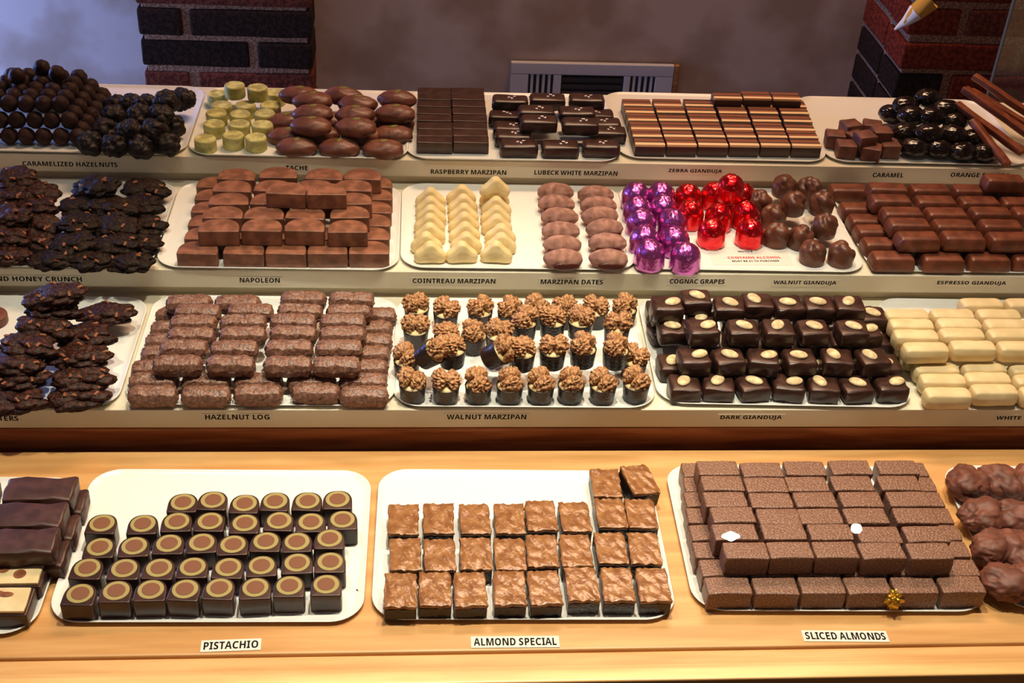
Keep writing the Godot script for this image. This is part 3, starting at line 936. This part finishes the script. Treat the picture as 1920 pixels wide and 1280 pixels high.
func where_in_row(i: int, n: int, row: String) -> String:
	if n == 1:
		return row
	if n == 2:
		return ("left one, " if i == 0 else "right one, ") + row
	return ("leftmost, " if i == 0 else "rightmost, " if i == n - 1 else ORD[i] + " from left, ") + row


# rows of pieces on a tray: [row's name, height above the tray's floor, x, z, x, z, ...]
func pile(key: String, tier: int, protos: Array, says: String, category: String, group: String, jitter := 0.03, tilts := {}) -> void:
	for row in PILES[key]:
		var xz: Array = row[2]
		var n := xz.size() / 2
		for i in n:
			var lean := Vector2.ZERO
			var desc := says
			var id := "%s/%d" % [row[0], i]
			var lift := 0.0
			var yaw := rng.randf_range(-jitter, jitter)
			if tilts.has(id):
				desc = tilts[id][0]
				lean = tilts[id][1]
				lift = tilts[id][2]
				if tilts[id].size() > 3:
					yaw = tilts[id][3]
			put(protos, Vector3(xz[2 * i], TIER[tier] + FLOOR_UP + row[1] + lift, xz[2 * i + 1]), yaw, desc + ", " + where_in_row(i, n, row[0]), category, group, lean)


# heaps: [row's name, [x, height, z, ...]]
func heap(key: String, tier: int, protos: Array, says: String, category: String, group: String, turn := PI, lean := 0.15) -> void:
	for row in PILES[key]:
		var a: Array = row[1]
		var n := a.size() / 3
		for i in n:
			var h: float = a[3 * i + 1]
			var le := Vector2(rng.randf_range(0.0, lean) * (1.0 if h > 0.001 else 0.2), rng.randf_range(-lean, lean) * (0.6 if h > 0.001 else 0.1))
			put(protos, Vector3(a[3 * i], TIER[tier] + FLOOR_UP + h, a[3 * i + 2]), rng.randf_range(-turn, turn), says + ", " + where_in_row(i, n, row[0]), category, group, le)


# how far a lump made of rounded nuts swells in the direction q
func swell(q: Vector3, nuts: int, width: float, shift: float) -> float:
	var best := 0.0
	for i in nuts:
		var y := 1.0 - 2.0 * (i + 0.5) / nuts
		var a := i * 2.399963 + shift * 1.3 + 0.5 * sin(i * 5.1 + shift)
		var c := Vector3(cos(a) * sqrt(1.0 - y * y), y, sin(a) * sqrt(1.0 - y * y))
		var d := q.distance_to(c) / (width * (0.85 + 0.35 * absf(sin(i * 3.7 + shift))))
		best = maxf(best, sqrt(maxf(0.0, 1.0 - d * d)) * (0.8 + 0.2 * cos(i * 2.3 + shift)))
	return best


func lumps(called: String, size: Vector3, rough: float, nuts: int, width: float, m: Material, count: int, chips := 0, fineness := 14) -> Array:
	var out := []
	for k in count:
		var form := func(q: Vector3) -> float:
			var p := q * 4.0 + Vector3(k * 31.0, 0, 0)
			return 1.0 - rough + rough * 1.25 * swell(q, nuts, width, k * 2.0) + 0.05 * nz.get_noise_3d(p.x, p.y, p.z) + rough * 0.55 * nz.get_noise_3d(q.x * 1.4 + k * 9.0, 5.0, q.z * 1.4)
		var body := blob(size / 2, fineness, form)
		var parts := [["body", body, m, Transform3D(Basis(), Vector3(0, size.y / 2, 0))]]
		for c in chips:
			var a := TAU * (c + 0.37 * k) / chips + 0.6 * c
			var rr := 0.45 + 0.35 * absf(sin(c * 2.1 + k))
			var q := Vector3(cos(a) * rr, sqrt(1 - rr * rr), sin(a) * rr)
			var grown: float = form.call(q)
			parts.append(["nut_chip", M.chip_mesh, M.nut_chip, Transform3D(Basis(Vector3(0.3, 1, 0.2).normalized(), a * 2.0), q * grown * size / 2 * 0.97 + Vector3(0, size.y / 2, 0))])
		if chips == 0:
			parts[0] = ["body", recentre(body, size.y / 2), m]
		out.append(proto(called, parts))
	return out


func recentre(m: ArrayMesh, up: float) -> ArrayMesh:
	var st := SurfaceTool.new()
	st.begin(Mesh.PRIMITIVE_TRIANGLES)
	st.append_from(m, 0, Transform3D(Basis(), Vector3(0, up, 0)))
	return st.commit()


func disc(r: float, h: float) -> ArrayMesh:
	return turned([Vector2(r, 0), Vector2(r, h * 0.6), Vector2(r - h * 0.5, h)], 24)


func chocolates() -> void:
	nz.noise_type = FastNoiseLite.TYPE_SIMPLEX_SMOOTH
	nz.frequency = 1.0
	nz.fractal_type = FastNoiseLite.FRACTAL_NONE
	nz.seed = 4
	var I := Transform3D()
	M.chip_mesh = soft_box(Vector3(0.0055, 0.0022, 0.0032), 0.0009, 1, wobble(0.0008, 400.0))

	# ---- bottom board
	var pis := []
	for k in 3:
		var w := 0.0285 + 0.0004 * (k - 1)
		pis.append(proto("pistachio_chocolate", [
			["chocolate_shell", d_prism(w, 0.021, 0.0275, 0.10), M.dark_chocolate],
			["pistachio_ring", disc(0.0116, 0.0005), M.pistachio_green, Transform3D(Basis.from_scale(Vector3(1, 1, 1)), Vector3(0, 0.0209, -0.0006))],
			["ganache_core", disc(0.0080, 0.0005), M.ganache, Transform3D(Basis(), Vector3(0.0003 * (k - 1), 0.0213, -0.0006))]]))
	pile("pistachio", 0, pis, "dark chocolate with pistachio ring top", "chocolate", "pistachio ring chocolates", 0.07)

	var alm := []
	for k in 4:
		var top := soft_box(Vector3(0.0296, 0.0036, 0.0428), 0.0014, 9, func(p: Vector3) -> Vector3:
			var q := p * 210.0 + Vector3(k * 17.0, 0, 0)
			var ridge := 1.0 - absf(nz.get_noise_3d(q.x, q.y * 0.3, q.z)) * 2.2
			return p + Vector3(nz.get_noise_3d(q.x, 3.0, q.z), ridge * (1.0 if p.y > 0.002 else 0.0), nz.get_noise_3d(q.x, 9.0, q.z)) * 0.0011)
		alm.append(proto("almond_square", [["chocolate_base", soft_box(Vector3(0.0290, 0.0155, 0.0422), 0.0015), M.black_chocolate], ["almond_top", top, M.glazed_almond, Transform3D(Basis(), Vector3(0, 0.0151, 0))]]))
	pile("almond", 0, alm, "glazed almond square on dark chocolate", "chocolate", "glazed almond squares", 0.03, {"back row/1": ["glazed almond square lying askew over the rim", Vector2(0.05, -0.08), 0.004, 0.22]})

	var sl := []
	for k in 3:
		sl.append(proto("almond_bar", [["body", soft_box(Vector3(0.0418, 0.0219, 0.0222), 0.0022, 3, wobble(0.0007, 110.0, k * 9.0)), M.flecked_chocolate]]))
	pile("sliced base", 0, sl, "milk chocolate almond bar", "chocolate", "milk chocolate almond bars", 0.012)
	pile("sliced top", 0, sl, "milk chocolate almond bar", "chocolate", "milk chocolate almond bars", 0.012)

	var pra := lumps("nut_praline", Vector3(0.054, 0.031, 0.046), 0.24, 6, 0.95, M.red_dark_chocolate, 4, 0, 16)
	heap("pralines", 0, pra, "lumpy reddish milk chocolate nut praline", "chocolate", "lumpy nut pralines at the board's end", PI, 0.05)

	# the tray that the picture's left edge cuts
	var bar := proto("dark_bar", [["body", soft_box(Vector3(0.066, 0.0185, 0.0330), 0.0035, 4, wobble(0.0016, 120.0)), M.plain_dark_chocolate]])
	var bar_floor: float = TIER[0] + FLOOR_UP
	var spots := [[-0.404, 0.019, -0.026, "nearest the white topped bars"], [-0.404, 0.019, -0.0615, "in the middle of the stack"], [-0.402, 0.019, -0.098, "at the back corner of its tray"], [-0.473, 0.019, -0.090, "beside the back corner bar"]]
	for s in spots:
		put([bar], Vector3(s[0], bar_floor + s[1], s[2]), rng.randf_range(-0.04, 0.06), "plain dark chocolate bar " + s[3], "chocolate", "stacked dark chocolate bars")
	for s in [[-0.398, -0.029, "under the nearest dark bar"], [-0.396, -0.064, "under the middle dark bar"], [-0.395, -0.100, "under the back corner dark bar"]]:
		put([bar], Vector3(s[0], bar_floor, s[1]), rng.randf_range(-0.03, 0.03), "plain dark chocolate bar of the bottom layer " + s[2], "chocolate", "stacked dark chocolate bars")
	for s in [[-0.4165, 0.0335, 0], [-0.4125, -0.0005, 1]]:
		var o := base("white_topped_bar", Vector3(s[0], bar_floor, s[1] - 0.004))
		mesh("chocolate_base", soft_box(Vector3(0.066, 0.0165, 0.0325), 0.002, 2, wobble(0.001, 120.0, s[2] * 5.0)), M.dark_chocolate, o)
		mesh("white_top", soft_box(Vector3(0.060, 0.0034, 0.0290), 0.0012, 3, wobble(0.0006, 130.0, s[2] * 4.0)), M.white_chocolate, o, Vector3(0, 0.0158, 0))
		if s[2] == 0:
			for q in [[0.010, -0.006, 0.9], [-0.006, 0.001, 1.2], [0.002, -0.008, 0.8]]:
				mesh("nut_slice", blob(Vector3(0.0075, 0.0008, 0.0035) * q[2], 5), M.nut_chip, o, Vector3(q[0], 0.0192, q[1]))
			mesh("pistachio_crumb", M.chip_mesh, M.pistachio_chip, o, Vector3(0.004, 0.0185, 0.008))
		else:
			for q in [[0.012, 0.003], [-0.004, -0.004], [-0.017, 0.002]]:
				mesh("hazelnut_slice", disc(0.0056, 0.0009), M.nut_chip, o, Vector3(q[0], 0.0190, q[1]))
		tag(o, "dark chocolate bar with white top " + ("and flaked nuts, at its tray's front" if s[2] == 0 else "and round hazelnut slices, second from the front"), "chocolate")

	# ---- first step
	var lg := []
	for k in 4:
		lg.append(proto("hazelnut_log", [["body", soft_box(Vector3(0.0505, 0.0192, 0.0225), 0.0082, 9, wobble(0.0016, 230.0, k * 13.0)), M.rough_milk_chocolate]]))
	pile("hazelnut base", 1, lg, "bumpy hazelnut log", "chocolate", "hazelnut logs", 0.03)
	pile("hazelnut top", 1, lg, "bumpy hazelnut log", "chocolate", "hazelnut logs", 0.05)

	var wal := []
	for k in 5:
		var nut := blob(Vector3(0.0146, 0.0085, 0.0132), 18, func(q: Vector3) -> float:
			var p := Vector3(absf(q.x) + 0.1, q.y, q.z) * 3.1 + Vector3(0, 0, k * 13.0)
			var n1 := nz.get_noise_3d(p.x, p.y, p.z)
			var fold := 1.0 - minf(absf(n1) * 4.0, 1.0)
			var seam := exp(-pow(q.x / 0.13, 2.0)) * (0.22 if q.y > -0.2 else 0.0)
			var notch := exp(-pow(q.x / 0.25, 2.0)) * pow(maxf(absf(q.z) - 0.4, 0.0), 1.0) * 0.7
			return 1.06 - 0.30 * fold - seam - notch + 0.16 * n1)
		var tilt := Basis(Vector3.RIGHT, 0.28 + 0.06 * k) * Basis(Vector3.BACK, 0.10 * (k - 2)) * Basis(Vector3.UP, 0.7 * k)
		wal.append(proto("walnut_marzipan_cup", [
			["chocolate_cup", turned([Vector2(0.0118, 0), Vector2(0.0128, 0.0008), Vector2(0.0142, 0.018), Vector2(0.0145, 0.0198), Vector2(0.0141, 0.0206), Vector2(0.0134, 0.0200), Vector2(0.0128, 0.0185)], 22), M.black_chocolate],
			["marzipan_filling", turned([Vector2(0.0128, 0.0165), Vector2(0.0132, 0.0195), Vector2(0.0110, 0.0216), Vector2(0.005, 0.0222)], 18), M.marzipan],
			["walnut_half", nut, M.walnut, Transform3D(tilt, Vector3(0, 0.0262, -0.0012))]]))
	pile("walnut", 1, wal, "walnut topped dark chocolate cup", "chocolate", "walnut marzipan cups", 0.9, {
		"raised second row/0": ["tipped over walnut cup showing its dark side", Vector2(0.35, -0.75), 0.010, 0.0],
		"raised second row/2": ["tipped over walnut cup leaning on its neighbour", Vector2(0.30, -0.85), 0.010, 0.0]})

	var gia := []
	for k in 5:
		var a := [0.4, -0.5, 1.3, 0.9, -1.1][k] as float
		gia.append(proto("almond_chocolate", [
			["body", soft_box(Vector3(0.0340, 0.0190, 0.0315), 0.0046, 3, wobble(0.0010, 100.0, k * 7.0)), M.dark_chocolate],
			["almond", blob(Vector3(0.0066, 0.0032, 0.0098), 8, func(q: Vector3) -> float: return 1.0 - 0.18 * q.z), M.almond, Transform3D(Basis(Vector3.UP, a), Vector3(0.002 * (k - 2), 0.0200, 0.001))]]))
	pile("darkg", 1, gia, "dark chocolate topped with an almond", "chocolate", "dark almond topped chocolates", 0.16)

	var wg := []
	for k in 2:
		wg.append(proto("white_log", [["body", soft_box(Vector3(0.0525, 0.0208, 0.0216), 0.0075, 3, wobble(0.0005, 90.0, k * 5.0)), M.white_chocolate]]))
	pile("whiteg", 1, wg, "smooth white chocolate log", "chocolate", "white chocolate logs", 0.015)

	var cl := lumps("nut_cluster", Vector3(0.068, 0.021, 0.043), 0.24, 24, 0.40, M.nut_cluster, 5, 5, 18)
	heap("clusters3", 1, cl, "dark nut cluster on the lowest step", "chocolate", "nut clusters on the lowest step", 0.25, 0.22)

	# ---- second step
	var cl2 := lumps("nut_cluster", Vector3(0.062, 0.020, 0.046), 0.24, 26, 0.38, M.nut_cluster_dark, 5, 3, 18)
	heap("clusters2", 2, cl2, "near black nut cluster beside the napoleon slices", "chocolate", "near black nut clusters", 0.3, 0.25)
	var cl1 := lumps("nut_cluster", Vector3(0.060, 0.020, 0.044), 0.24, 24, 0.40, M.nut_cluster, 4, 4, 18)
	heap("clusters1", 2, cl1, "reddish nut cluster behind the black ones", "chocolate", "reddish nut clusters on the middle step", 0.3, 0.25)

	var nap := []
	for k in 3:
		nap.append(proto("chocolate_slice", [["body", d_prism(0.0462 + 0.0003 * k, 0.0198, 0.0300, 0.26, 0.0014), M.napoleon_chocolate]]))
	pile("napoleon base", 2, nap, "half round milk chocolate slice", "chocolate", "half round milk chocolate slices", 0.03)
	pile("napoleon top", 2, nap, "half round milk chocolate slice", "chocolate", "half round milk chocolate slices", 0.06)

	var coi := []
	for k in 3:
		var m := soft_box(Vector3(0.0400, 0.027, 0.0212), 0.0095, 9, func(p: Vector3) -> Vector3:
			var t := p.y / 0.027
			var knob := exp(-pow(absf(p.x - 0.0008 * (k - 1)) / 0.0102, 2.6))
			return Vector3(p.x * (1.0 - 0.10 * t), p.y * (0.56 + 0.44 * knob), p.z * (1.0 - 0.25 * t)))
		coi.append(proto("marzipan_mound", [["body", m, M.marzipan]]))
	pile("cointreau", 2, coi, "cream marzipan mound", "marzipan", "cream marzipan mounds", 0.10)

	var dat := []
	for k in 3:
		var body := blob(Vector3(0.0235, 0.0120, 0.0140), 12, func(q: Vector3) -> float:
			return 1.0 + 0.05 * nz.get_noise_3d(q.x * 1.6 + k * 9.0, q.y * 1.6, q.z * 1.6))
		dat.append(proto("marzipan_date", [["body", body, M.cocoa_dust, Transform3D(Basis(), Vector3(0, 0.0115, 0))], ["date_skin", blob(Vector3(0.0160, 0.0062, 0.0042), 8), M.date_skin, Transform3D(Basis(Vector3.UP, 0.1 * (k - 1)), Vector3(0.003 * (k - 1), 0.0082, 0.0112))]]))
	pile("dates", 2, dat, "cocoa dusted marzipan date", "date", "cocoa dusted marzipan dates", 0.12)

	for f in [["purple", "purple_foil", "purple", 0.0186], ["red", "red_foil", "red", 0.0176]]:
		var fo := []
		for k in 3:
			var r: float = f[3]
			var prof := [Vector2(r * 0.80, 0), Vector2(r * 0.97, 0.0015), Vector2(r, 0.006)]
			for i in 8:
				var a := (i + 1) / 9.0 * PI / 2
				prof.append(Vector2(cos(a) * r, 0.015 + sin(a) * 0.0195))
			fo.append(proto("foil_wrapped_praline", [["foil", turned(prof, 26, func(q: Vector3) -> Vector3:
				var s := nz.get_noise_3d(q.x * 260 + k * 20, q.y * 190, q.z * 260)
				return q + q.normalized() * s * 0.0013), M[f[1]]]]))
		pile(f[0], 2, fo, f[2] + " foil wrapped praline", "praline", f[2] + " foil pralines", PI)

	var tru := []
	for k in 4:
		var prof := [Vector2(0.0140, 0), Vector2(0.0152, 0.0012), Vector2(0.0158, 0.007), Vector2(0.0162, 0.013)]
		for i in 9:
			var a := (i + 1) / 10.0 * PI / 2
			prof.append(Vector2(cos(a) * 0.0162, 0.014 + sin(a) * 0.0145))
		var m := turned(prof, 30, func(q: Vector3) -> Vector3:
			var o := Vector3(0, 0.013, 0)
			var up := smoothstep(0.006, 0.016, q.y)
			return o + (q - o) * (1.0 + up * (0.30 * swell((q - o).normalized(), 20, 0.46, k * 2.0) - 0.20)))
		tru.append(proto("walnut_truffle", [["body", m, M.truffle_chocolate]]))
	pile("truffles", 2, tru, "knobbly milk chocolate truffle", "chocolate", "knobbly milk chocolate truffles", PI)

	var esp := []
	for k in 2:
		esp.append(proto("espresso_bar", [["body", soft_box(Vector3(0.0540, 0.0188, 0.0288), 0.0052, 3, func(p: Vector3) -> Vector3:
			var t := p.y / 0.0188
			return Vector3(p.x * (1.0 - 0.09 * t * t), p.y, p.z * (1.0 - 0.22 * t * t))), M.espresso_chocolate]]))
	pile("espresso base", 2, esp, "rounded brown espresso bar", "chocolate", "espresso bars", 0.02)
	pile("espresso top", 2, esp, "rounded brown espresso bar", "chocolate", "espresso bars", 0.03)

	# ---- top step
	ball_heap()
	var lu := lumps("hazelnut_lump", Vector3(0.037, 0.031, 0.036), 0.20, 16, 0.50, M.lump_chocolate, 4, 0, 16)
	heap("lumps", 3, lu, "black lumpy caramelized hazelnut chocolate", "chocolate", "black hazelnut lumps", PI, 0.1)

	var gr := []
	for k in 3:
		gr.append(proto("green_marzipan_round", [["body", turned([Vector2(0.0128, 0), Vector2(0.0138, 0.001), Vector2(0.0139, 0.0150), Vector2(0.0132, 0.0170), Vector2(0.0116, 0.0177), Vector2(0.0085, 0.0168), Vector2(0.004, 0.0172)], 22, wobble(0.0004, 160.0, k * 6.0)), M.green_marzipan]]))
	pile("green", 3, gr, "pale green marzipan round", "marzipan", "pale green marzipan rounds", PI)

	var ta := []
	for k in 3:
		var b := blob(Vector3(0.0268, 0.0122, 0.0180), 12, func(q: Vector3) -> float:
			return (1.0 if q.y > -0.6 else 0.6 / absf(q.y)) * (1.0 + 0.06 * nz.get_noise_3d(q.x * 1.5 + k * 8.0, q.y, q.z * 1.5)))
		ta.append(proto("oval_praline", [["body", b, M.milk_chocolate, Transform3D(Basis(), Vector3(0, 0.0073, 0))], ["pistachio_chip", blob(Vector3(0.0060, 0.0012, 0.0028), 5), M.pistachio_chip, Transform3D(Basis(Vector3.UP, 0.5 * k), Vector3(0.001, 0.0193, -0.001))]]))
	pile("tache", 3, ta, "oval milk chocolate with pistachio chip", "chocolate", "oval milk chocolates", 0.12)

	var ra := [proto("dark_finger", [["body", soft_box(Vector3(0.0462, 0.0170, 0.0206), 0.0016, 2, wobble(0.0004, 80.0)), M.dark_chocolate]])]
	pile("raspberry", 3, ra, "plain dark marzipan finger", "chocolate", "plain dark marzipan fingers", 0.008)

	var lub := []
	for k in 3:
		var parts := [["body", soft_box(Vector3(0.0490, 0.0178, 0.0275), 0.0055, 3, wobble(0.0008, 90.0, k * 5.0)), M.dark_chocolate]]
		for c in 3:
			parts.append(["sugar_flake", soft_box(Vector3(0.0042, 0.0010, 0.0024), 0.0004, 1, wobble(0.0006, 500.0, c * 3.0)), M.sugar_flake, Transform3D(Basis(Vector3.UP, c * 1.1 + k), Vector3(-0.004 + 0.004 * c + 0.002 * k, 0.0176, -0.003 + 0.003 * ((c + k) % 3)))])
		lub.append(proto("flaked_dark_bar", parts))
	pile("lubeck", 3, lub, "dark bar sprinkled with white flakes", "chocolate", "dark bars with white flakes", 0.05)

	var ze := []
	for k in 2:
		var parts := [["chocolate_base", soft_box(Vector3(0.0396, 0.0150, 0.0228), 0.0008), M.zebra_dark]]
		var z := -0.0113
		var bands := [["zebra_brown", 0.0072], ["zebra_dark", 0.0030], ["zebra_brown", 0.0060], ["zebra_cream", 0.0064]] if k == 0 else [["zebra_dark", 0.0050], ["zebra_brown", 0.0078], ["zebra_dark", 0.0028], ["zebra_cream", 0.0070]]
		for b in bands:
			parts.append(["stripe", soft_box(Vector3(0.0394, 0.0034, b[1] - 0.0001), 0.0006), M[b[0]], Transform3D(Basis(), Vector3(0, 0.0146, z + b[1] / 2))])
			z += b[1]
		ze.append(proto("zebra_slab", parts))
	pile("zebra", 3, ze, "striped brown and cream slab", "chocolate", "striped slabs", 0.012)

	var ca := [proto("caramel_cube", [["body", soft_box(Vector3(0.0255, 0.0200, 0.0245), 0.0028, 3, wobble(0.0010, 110.0)), M.red_dark_chocolate]])]
	pile("caramel", 3, ca, "reddish brown caramel cube", "chocolate", "caramel cubes", 0.45)
	var pr := lumps("glossy_prune", Vector3(0.041, 0.026, 0.032), 0.06, 8, 0.80, M.glossy_black, 4)
	heap("prunes", 3, pr, "glossy black chocolate coated fruit", "chocolate", "glossy black chocolates", 0.5, 0.15)


func ball_heap() -> void:
	var b := []
	for k in 3:
		b.append(proto("chocolate_ball", [["body", recentre(blob(Vector3(0.0108, 0.0112, 0.0108), 8, func(q: Vector3) -> float: return 1.0 + 0.07 * nz.get_noise_3d(q.x * 1.5 + k * 9.0, q.y * 1.5, q.z * 1.5)), 0.0110), M.ball_chocolate]]))
	var p := 0.0212
	for layer in 3:
		var rows := 7 - layer
		var cols := 7 - layer
		for r in rows:
			for c in cols:
				var edge := r == 0 or c == cols - 1 or r == rows - 1
				if layer < 2 and not edge:
					continue
				var at := Vector3(-0.470 - (cols - 1 - c) * p - layer * p / 2 + 0.0012 * r, TIER[3] + FLOOR_UP + layer * 0.0172, -0.668 - r * p - layer * p / 2)
				at += Vector3(rng.randf_range(-0.0006, 0.0006), 0, rng.randf_range(-0.0006, 0.0006))
				var where := "%s from right, %s row from front, %s layer" % [ORD[cols - 1 - c], ORD[r], ["bottom", "middle", "top"][layer]]
				put(b, at, rng.randf_range(-PI, PI), "brown chocolate ball, " + where, "chocolate", "brown chocolate balls")
	for q in [[-0.505, -0.745, 0.0], [-0.553, -0.735, 1.0], [-0.528, -0.762, 2.0]]:
		put(b, Vector3(q[0], TIER[3] + FLOOR_UP + 0.0516, q[1]), 0.3, "brown chocolate ball perched on the heap, " + ["nearest the black lumps", "farthest from the black lumps", "between the other two"][int(q[2])], "chocolate", "brown chocolate balls")


# ---------------------------------------------------------------- small things

func small_things() -> void:
	# chocolate sticks lying on the heap of glossy chocolates
	var spots := [[Vector3(0.707, 0.170, -0.760), Vector3(0.790, 0.134, -0.668), "topmost"], [Vector3(0.725, 0.160, -0.775), Vector3(0.815, 0.128, -0.700), "rearmost"], [Vector3(0.690, 0.158, -0.735), Vector3(0.760, 0.128, -0.648), "middle"], [Vector3(0.705, 0.148, -0.705), Vector3(0.733, 0.120, -0.628), "steepest"], [Vector3(0.735, 0.172, -0.800), Vector3(0.800, 0.144, -0.735), "shortest"]]
	for s in spots:
		var a: Vector3 = s[0]
		var b: Vector3 = s[1]
		var o := mesh("chocolate_stick", soft_box(Vector3(0.0130, 0.0095, a.distance_to(b)), 0.003, 5, wobble(0.0012, 140.0, a.x * 50)), M.stick_chocolate)
		o.look_at_from_position((a + b) / 2, b, Vector3.UP)
		tag(o, "long brown orange chocolate stick, %s of the fan over glossy chocolates" % s[2], "chocolate", "fan of chocolate sticks")
	# card lying before the red foil pralines
	var c := base("price_card", Vector3(0.361, TIER[2] + FLOOR_UP + 0.0002, -0.468))
	mesh("card", soft_box(Vector3(0.098, 0.0006, 0.042), 0.0002), M.paper, c)
	letters("CONTAINS ALCOHOL", 0.066, 0.0050, M.red_ink, c, Vector3(0.004, 0.0007, 0.004), true, 0.03)
	letters("MUST BE 21 TO PURCHASE", 0.058, 0.0036, M.ink, c, Vector3(0.004, 0.0007, 0.012), true, 0.03)
	letters("NOTICE", 0.018, 0.0030, M.ink, c, Vector3(-0.004, 0.0007, -0.010), true, 0.03)
	tag(c, "small white card printed in red and black before the red foil pralines", "card")
	# twist of paper at the top of the red brick pier
	var p := base("paper_cone", Vector3(0.79, 0.066, -1.255))
	var cone := mesh("white_wrap", turned([Vector2(0.0015, 0), Vector2(0.008, 0.022), Vector2(0.015, 0.045), Vector2(0.0145, 0.0455), Vector2(0.007, 0.022)], 14, wobble(0.0022, 60.0)), M.paper, p)
	cone.rotation.z = -0.75
	var inner := mesh("yellow_wrap", turned([Vector2(0.006, 0.018), Vector2(0.014, 0.042), Vector2(0.017, 0.075), Vector2(0.016, 0.076), Vector2(0.006, 0.03)], 14, wobble(0.003, 60.0, 3.0)), M.yellow_paper, p)
	inner.rotation.z = -0.75
	tag(p, "white and yellow paper cone pinned before the red brick pier", "paper cone")
	# the gold scrap among the almond bars
	var g := mesh("gold_scrap", blob(Vector3(0.007, 0.008, 0.005), 7, func(q: Vector3) -> float: return 1.0 + 0.8 * nz.get_noise_3d(q.x * 2.2, q.y * 2.2, q.z * 2.2)), M.gold_scrap, null, Vector3(0.396, TIER[0] + FLOOR_UP + 0.014, 0.0385))
	tag(g, "crumpled gold foil scrap against the front almond bars", "foil scrap")
	var dusty := mesh("cocoa_disc", turned([Vector2(0.015, 0), Vector2(0.0165, 0.002), Vector2(0.0165, 0.010), Vector2(0.0150, 0.012)], 24), M.milk_chocolate, null, Vector3(-0.513, TIER[1] + FLOOR_UP, -0.370))
	tag(dusty, "round milk chocolate disc lying alone behind the nut clusters", "chocolate")
	# crumbs on the trays
	for s in [[-0.286, -0.112, "left of the pistachio tray's back"], [-0.2465, -0.118, "middle of the pistachio tray's back"], [-0.143, -0.116, "right of the pistachio tray's back"], [-0.099, 0.005, "beside the pistachio front rows"]]:
		var o := mesh("chocolate_crumb", M.chip_mesh, M.dark_chocolate, null, Vector3(s[0], TIER[0] + FLOOR_UP + 0.0001, s[1]))
		o.scale = Vector3(0.55, 0.4, 0.5)
		o.rotation.y = s[0] * 40
		tag(o, "tiny chocolate crumb on white tray, " + s[2], "crumb", "crumbs on the trays")
